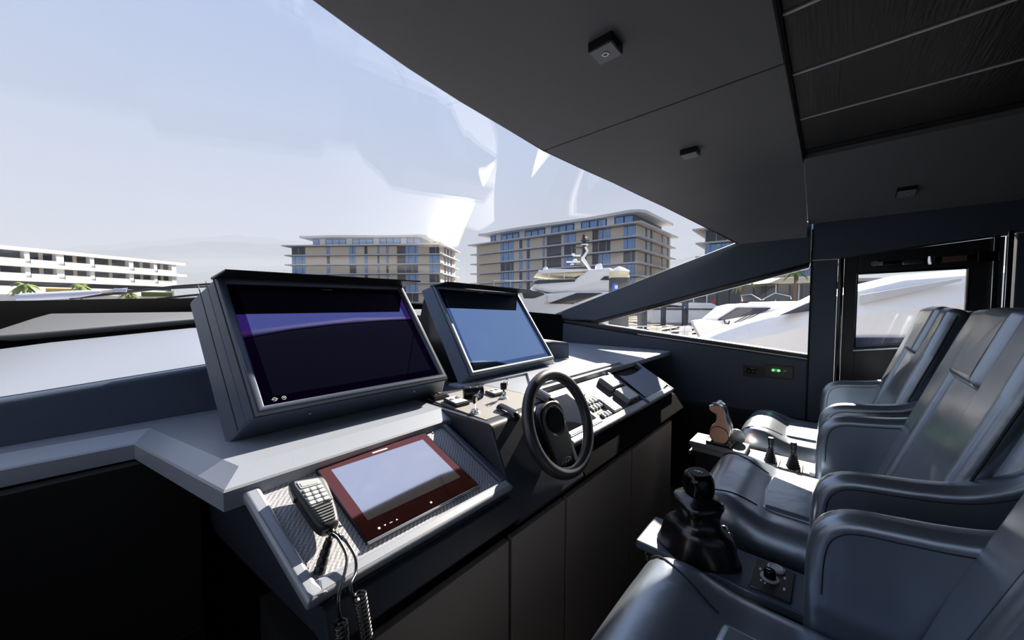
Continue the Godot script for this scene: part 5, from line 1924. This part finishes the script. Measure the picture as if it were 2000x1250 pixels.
	# wiper arms on the windscreen
	var wp := thing("windscreen_wiper", "big white wiper arm with black blades lying across the windscreen's foot", "wiper", P(-0.1, 1.31, 2.45))
	g = G(50)
	g.tube(PackedVector3Array([P(-0.275, 1.325, 2.44), P(-0.262, 1.329, 2.44), P(-0.118, 1.346, 2.45), P(-0.05, 1.357, 2.45)]), [0.012, 0.016, 0.016, 0.009], 12)
	part(wp, "arm", g, M.wiper_white)
	g = G()
	g.tube(PackedVector3Array([P(-0.05, 1.357, 2.45), P(0.034, 1.374, 2.45)]), 0.005, 8)
	g.box(P(0.01, 1.366, 2.45), Vector3(0.04, 0.016, 0.016), 0.004)
	part(wp, "elbow", g, M.wiper_white)
	g = G()
	g.tube(PackedVector3Array([P(-0.14, 1.326, 2.46), P(0.0, 1.352, 2.46), P(0.2, 1.392, 2.46), P(0.40, 1.418, 2.46)]), 0.006, 6)
	part(wp, "blade", g, M.black_plastic)
	g = G()
	g.tube(PackedVector3Array([P(0.02, 1.362, 2.45), P(0.15, 1.378, 2.45), P(0.33, 1.396, 2.45)]), 0.0045, 6)
	part(wp, "blade_frame", g, M.black_plastic)
	wp = thing("windscreen_wiper", "second black wiper blade, low behind the corner of the nearest screen", "wiper", P(0.25, 1.31, 2.5))
	g = G()
	g.tube(PackedVector3Array([P(0.13, 1.327, 2.5), P(0.25, 1.347, 2.5), P(0.42, 1.37, 2.5)]), 0.006, 6)
	part(wp, "blade", g, M.black_plastic)
	g = G()
	g.tube(PackedVector3Array([P(0.16, 1.26, 2.44), P(0.2, 1.325, 2.48), P(0.45, 1.352, 2.5)]), 0.006, 6)
	part(wp, "arm", g, M.black_plastic)
	# own foredeck under the wipers
	g = G()
	g.slab(pts([-0.6, 1.9, 0.2, 2.38, 1.2, 2.52, 2.1, 2.36, 2.8, 1.9, 2.6, 6.0, 1.2, 11.0, -0.3, 6.0]), 0.10, 0.02, flat_at(1.12))
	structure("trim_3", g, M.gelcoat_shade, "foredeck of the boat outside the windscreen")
	g = G()
	g.box(P(1.15, -1.65, -2.0), Vector3(3.2, 3.0, 8.6), 0.2)
	g.box(P(1.15, -1.0, 5.4), Vector3(2.6, 4.0, 5.8), 0.3)
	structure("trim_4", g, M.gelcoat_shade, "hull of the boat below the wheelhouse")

	# motor yacht with the mast
	var f := broadside(P(22.64, 1.107, 13.73))
	var y := thing("motor_yacht", "white flybridge motor yacht with a black mast and radar domes, across the basin", "yacht", P(23.6, -2.6, 14.8))
	fpart(y, "foredeck", [-5.41, 1.43, -3.30, 1.24, -2.04, 0.91, -0.35, 1.01, 3.4, 1.01, 3.4, -1.60, -6.2, -1.60], 5.0, -1.9, 0.25, f, "gelcoat", 0.1)
	fpart(y, "hull", [-7.5, -0.6, 3.5, -1.2, 3.5, -3.9, -6.0, -3.9], 5.6, -2.0, 0.5, f, "gelcoat", 0.2)
	fpart(y, "windscreen", [-4.25, 1.20, -3.09, 1.16, -2.44, 0.95, -3.30, 0.65, -4.04, 0.63], 0.3, 0.50, 0.03, f, "boat_glass", 0.08)
	fpart(y, "deckhouse", [-2.50, 0.98, -0.35, 1.12, 3.6, 1.10, 3.6, 0.2, -0.5, 0.15, -2.6, 0.20], 4.8, -1.72, 0.2, f, "gelcoat", 0.05)
	fpart(y, "side_window", [-2.33, 0.27, -0.26, 1.03, 1.64, 1.03, -0.50, 0.25], 0.25, 0.62, 0.03, f, "boat_glass", 0.03)
	fpart(y, "flybridge", [-3.41, 1.49, -3.09, 1.80, -0.35, 1.96, 0.13, 2.33, 0.71, 2.75, 2.18, 2.86, 3.0, 2.5, 3.4, 1.06, -0.35, 1.05, -2.04, 1.03, -3.09, 1.28], 4.4, -1.8, 0.25, f, "gelcoat", 0.08)
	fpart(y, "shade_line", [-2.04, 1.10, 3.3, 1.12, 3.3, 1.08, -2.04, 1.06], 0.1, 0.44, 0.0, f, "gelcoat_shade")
	fpart(y, "flybridge_window", [1.45, 1.96, 1.76, 2.23, 2.24, 2.26, 2.24, 1.96], 0.2, 0.36, 0.02, f, "boat_glass", 0.02)
	fpart(y, "hardtop", [-3.14, 2.47, -2.88, 2.66, -2.04, 2.79, 0.71, 2.74, 0.90, 2.62, -0.2, 2.56, -2.56, 2.42], 4.2, -1.8, 0.06, f, "gelcoat", 0.05)
	fpart(y, "hardtop_lining", [-2.9, 2.44, 0.71, 2.58, 0.5, 2.42, -0.35, 2.20, -2.4, 2.36], 3.8, -1.8, 0.05, f, "cream", 0.05)
	g = G()
	g.tube(PackedVector3Array([f * Vector3(-3.41, 1.86, 0.4), f * Vector3(-3.09, 1.98, 0.4), f * Vector3(-0.35, 2.05, 0.4)]), 0.03, 6)
	part(y, "hand_rail", g, M.chrome)
	fpart(y, "tinted_screen", [-3.35, 1.66, -3.05, 1.96, -0.35, 2.03, -0.35, 1.86], 0.05, 0.36, 0.0, f, "boat_glass")
	for x in [-2.2, -1.1]:
		g = G()
		g.tube(PackedVector3Array([f * Vector3(x, 1.8, 0.2), f * Vector3(x, 2.5, 0.2)]), 0.035, 6)
		part(y, "hardtop_post", g, M.gelcoat)
	fpart(y, "mast_arm", [1.18, 2.79, 0.97, 3.12, 0.52, 3.67, 0.52, 3.86, 0.87, 4.37, 0.73, 4.65, 0.87, 4.73, 1.05, 4.37, 0.74, 3.81, 1.16, 3.12, 1.32, 2.79], 0.35, -1.7, 0.05, f, "gelcoat", 0.03)
	fpart(y, "mast_pole", [0.58, 5.55, 0.70, 5.72, 0.80, 5.55, 0.88, 5.13, 0.94, 3.23, 0.62, 3.60, 0.60, 4.9], 0.3, -1.9, 0.04, f, "black_plastic")
	for q in [[-0.66, 0.39, 3.52, "gelcoat"], [-0.14, 0.44, 4.01, "gelcoat"], [-0.03, 0.55, 4.61, "black_plastic"], [-0.30, 0.5, 3.22, "black_plastic"], [0.45, 1.10, 5.16, "black_plastic"], [0.5, 1.0, 4.86, "gelcoat"]]:
		g = G()
		g.slab(pts([q[0], q[2] - 0.04, q[1], q[2] - 0.05, q[1], q[2] + 0.05, q[0], q[2] + 0.04]), 0.3, 0.03, f.translated_local(Vector3(0, 0, -1.7)))
		part(y, "radar_bar", g, M[q[3]])
	for q in [[-0.14, 4.10, 0.10], [0.0, 3.62, 0.14], [-0.2, 3.3, 0.10], [0.86, 5.4, 0.08]]:
		g = G()
		g.ball(f * Vector3(q[0], q[1], -1.7), Vector3(q[2] * 1.3, q[2], q[2] * 1.3), 12)
		part(y, "radar_pod", g, M.gelcoat)
	for q in [[-2.29, 2.92, 0.20], [1.85, 3.08, 0.29], [-2.75, 2.75, 0.12]]:
		g = G(60)
		g.lathe([V2(0, -q[2] * 1.3), V2(q[2] * 0.8, -q[2] * 1.3), V2(q[2], -q[2] * 0.4), V2(q[2], 0.1 * q[2]), V2(q[2] * 0.86, q[2] * 0.55), V2(q[2] * 0.5, q[2] * 0.9), V2(0, q[2])], f.translated_local(Vector3(q[0], q[1], -1.6)), 20)
		part(y, "radar_dome", g, M.gelcoat)
	for q in [[-6.2, -5.0], [-5.0, -3.6]]:
		g = G()
		g.tube(PackedVector3Array([f * Vector3(q[0], 1.5, 0.3), f * Vector3(q[0], 1.95, 0.3), f * Vector3(q[1], 1.95, 0.3)]), 0.025, 6)
		part(y, "bow_rail", g, M.chrome)

	# piles
	pile(P(13.30, 2.352, 6.233), 0.385, "thick grey mooring pile with a glazed lamp cap, beside the yacht with the mast", "pile_grey", true, 0.42)
	pile(P(28.77, 1.505, 11.414), 0.378, "dark blue mooring pile in the wedge window's narrow end, right of the thick one", "pile_navy", false, 0.7)
	pile(P(41.26, 1.351, 13.968), 0.28, "slimmest dark mooring pile, between the two with blue signs", "pile_navy", false, -1.0)
	pile(P(42.92, 1.85, 12.148), 0.333, "dark mooring pile with a white cone cap and blue sign, before the far cruiser", "pile_navy", false, 0.9)
	# far cruiser
	f = broadside(P(48.10, 0.64, 13.80))
	y = thing("cabin_cruiser", "far white cruiser with a tan canopy and a flag, behind the capped pile", "boat", P(48.5, -2.6, 14))
	fpart(y, "hull", [-4.53, 0.85, -3.48, 1.06, -0.14, 0.85, 1.11, 0.93, 3.82, 0.85, 4.76, 0.18, 4.3, -2.6, -3.90, -2.6, -4.42, 0.01], 3.0, -1.4, 0.3, f, "gelcoat", 0.08)
	fpart(y, "blue_stripe", [-4.5, 0.20, 4.65, 0.16, 4.5, -0.03, -4.5, 0.01], 0.1, 0.12, 0.0, f, "boat_glass_blue")
	fpart(y, "hull_window", [-3.48, 0.51, -2.44, 0.68, -0.14, 0.47, -0.14, 0.30, -3.07, 0.33], 0.1, 0.12, 0.0, f, "boat_glass")
	fpart(y, "canopy", [-0.35, 2.20, 0.48, 2.52, 3.20, 2.35, 3.45, 2.18, -0.14, 2.08], 2.6, -1.4, 0.05, f, "cream")
	for x in [0.1, 1.4, 3.1]:
		g = G()
		g.tube(PackedVector3Array([f * Vector3(x, 0.8, -0.3), f * Vector3(x, 2.15, -0.3)]), 0.06, 6)
		part(y, "canopy_post", g, M.gelcoat)
	fpart(y, "cabin", [0.3, 1.5, 3.0, 1.5, 3.2, 0.85, 0.1, 0.85], 2.2, -1.5, 0.1, f, "loggia_grey")
	fpart(y, "flag", [3.51, 1.06, 4.03, 1.43, 3.99, 0.95, 3.65, 0.65], 0.04, 0.0, 0.0, f, "flag_red")
	# white pontoon with rails
	y = thing("pontoon", "pale floating pontoon with white railings between the piles", "pontoon", P(18.4, -2.6, 8.2))
	f = broadside(P(18.4, 0.35, 8.2))
	fpart(y, "deck", [-1.5, -0.75, 5.5, -0.85, 5.5, -1.1, -1.5, -1.0], 2.0, -0.9, 0.05, f, "pale_concrete")
	fpart(y, "float", [-1.4, -1.0, 5.4, -1.1, 5.4, -3.1, -1.4, -3.1], 1.8, -0.9, 0.05, f, "loggia_grey")
	for k in 10:
		g = G()
		var x := -1.3 + 0.75 * k
		g.tube(PackedVector3Array([f * Vector3(x, -0.8, 0.0), f * Vector3(x, -0.2, 0.0)]), 0.03, 6)
		part(y, "rail_post", g, M.gelcoat)
	for h in [-0.22, -0.5]:
		g = G()
		g.tube(PackedVector3Array([f * Vector3(-1.4, h, 0.0), f * Vector3(5.4, h - 0.02, 0.0)]), 0.025, 6)
		part(y, "rail", g, M.gelcoat)
	for k in 3:
		g = G()
		g.box(f * Vector3(0.2 + 1.7 * k, -0.55, -0.7), Vector3(0.7, 0.5, 0.5), 0.06)
		part(y, "dock_box", g, M.gelcoat if k != 1 else M.cream)
	# dark pavilion and its canopy
	f = broadside(P(58.12, 3.03, 7.28))
	y = thing("pavilion", "dark glazed pavilion along the quay behind the boats in the wedge window", "building", P(60, -1.0, 7))
	fpart(y, "body", [-7.12, 1.40, 16.0, 1.40, 16.0, -4.1, -7.12, -4.1], 6.0, -3.5, 0.1, f, "dark_pavilion")
	for k in 14:
		fpart(y, "glazing", [-6.8 + 1.65 * k, 1.1, -5.4 + 1.65 * k, 1.1, -5.4 + 1.65 * k, -1.9, -6.8 + 1.65 * k, -1.9], 0.1, -0.48, 0.0, f, "facade_glass_dark" if k % 3 else "loggia_grey")
	fpart(y, "roof", [-8.0, 1.7, 16.5, 1.9, 16.5, 1.4, -8.0, 1.4], 7.5, -3.4, 0.1, f, "slab_grey")
	f = broadside(P(52.5, 2.75, 6.6))
	y = thing("shade_canopy", "pale sail-like canopy on thin posts before the dark pavilion", "canopy", P(53, -1.0, 5))
	fpart(y, "roof", [0.6, 1.12, 2.0, 1.75, 10.0, 2.1, 10.0, 1.3, 2.0, 1.02], 4.0, -1.0, 0.05, f, "cream", 0.05)
	for x in [2.1, 4.9, 7.7]:
		g = G()
		g.tube(PackedVector3Array([f * Vector3(x, 1.1, 0.2), f * Vector3(x, -3.8, 0.2)]), 0.07, 6)
		part(y, "post", g, M.gelcoat)
	# nearer cruiser with the low windscreen
	f = broadside(P(11.70, 0.94, 1.93))
	y = thing("sport_cruiser", "white sport cruiser with a dark wraparound windscreen, behind the neighbouring yacht", "boat", P(13, -2.6, 2.0))
	bow_part(y, "hull", [-1.28, -0.10, -0.90, -0.06, -0.49, -0.10, 1.04, 0.18, 3.4, 0.22, 3.4, -3.4, -0.35, -3.4, -1.0, -0.6], 2.4, 0.0, 0.03, f, "gelcoat", 0.06, -1.3, 3.2)
	bow_part(y, "deckhouse", [-0.90, -0.08, -0.39, 0.30, 0.02, 0.37, 1.04, 0.40, 1.23, 0.44, 3.4, 0.48, 3.4, -0.15, -0.49, -0.12], 2.0, -0.15, 0.02, f, "gelcoat", 0.03, -1.0, 3.2)
	fpart(y, "side_glass", [-0.49, -0.08, 0.07, 0.27, 1.04, 0.27, 0.86, 0.17, 0.12, -0.09], 0.1, -0.12, 0.01, f, "boat_glass_blue", 0.02)
	for q in [[0.30, 0.46, 0.26, 0.62, 0.55, 0.66, 0.84, 0.50], [0.88, 0.50, 1.23, 0.69, 1.69, 0.60, 1.72, 0.52]]:
		fpart(y, "windscreen", q, 0.06, -0.3, 0.0, f, "facade_glass_dark", 0.02)
		g = G()
		g.tube(PackedVector3Array([f * Vector3(q[0], q[1], -0.26), f * Vector3(q[2], q[3], -0.26), f * Vector3(q[4], q[5], -0.26), f * Vector3(q[6], q[7], -0.26)]), 0.014, 6)
		part(y, "windscreen_frame", g, M.chrome)
	for k in 3:
		g = G()
		g.tube(PackedVector3Array([f * Vector3(-0.1 + 0.1 * k, -0.15, 0.05), f * Vector3(0.55 + 0.12 * k, 0.20, 0.0)]), 0.010, 6)
		part(y, "wiper_arm", g, M.black_plastic)
	g = G()
	g.tube(PackedVector3Array([f * Vector3(-0.42, -0.06, 0.08), f * Vector3(-0.40, -0.16, 0.10), f * Vector3(-0.30, -0.18, 0.10), f * Vector3(-0.28, -0.10, 0.10)]), 0.022, 8)
	part(y, "mooring_cleat", g, M.black_plastic)
	# neighbouring yacht
	y = thing("neighbour_yacht", "big white yacht in the next berth, filling the lower wedge window and door pane", "yacht", P(8.6, -2.6, -2.0))
	g = G(35)
	var st := [[2.35, 0.45, 0.42], [1.84, 0.72, 0.55], [1.56, 0.84, 0.60], [1.12, 1.03, 0.66], [0.66, 1.21, 0.80], [0.28, 1.45, 0.97], [-0.31, 1.62, 1.15], [-0.78, 1.76, 1.23], [-1.36, 1.80, 1.33], [-2.2, 1.86, 1.42], [-3.4, 1.9, 1.5], [-6.0, 1.9, 1.55]]
	var rings := []
	for q in st:
		var hw: float = clampf(1.5 * sqrt((2.6 - q[0]) / 2.6), 0.25, 1.5)
		var ring := PackedVector3Array()
		for e in [[-0.62, q[1] - 0.02], [-0.86, q[1] - 0.12], [-1.0, q[2]], [-0.99, q[2] - 0.06], [-0.88, -0.8], [-0.5, -2.8], [0.5, -2.8], [0.88, -0.8], [1.0, q[2]], [0.62, q[1] - 0.02], [0.0, q[1] + 0.02]]:
			ring.push_back(P(8.7 + e[0] * hw, e[1], q[0]))
		rings.push_back(ring)
	g.loft(rings)
	part(y, "hull", g, M.gelcoat)
	g = G()
	side_slab(g, [-0.33, 1.44, -0.33, 1.30, -1.25, 1.60, -1.25, 1.64], 7.26, 0.10, 0.005)
	part(y, "window_band", g, M.gelcoat_shade)
	g = G()
	side_slab(g, [0.62, 1.12, 0.22, 1.34, 0.22, 1.20], 7.42, 0.16, 0.005)
	part(y, "side_window", g, M.boat_glass_blue)
	g = G()
	side_slab(g, [-0.28, 0.60, -0.28, 0.82, -0.95, 0.86, -0.95, 0.62], 7.19, 0.10, 0.005)
	part(y, "hull_window", g, M.boat_glass_blue)
	g = G()
	g.tube(PackedVector3Array([P(7.42, 1.8, -0.5), P(7.5, 1.95, -0.9), P(7.55, 1.98, -1.6)]), 0.02, 6)
	part(y, "hand_rail", g, M.chrome)
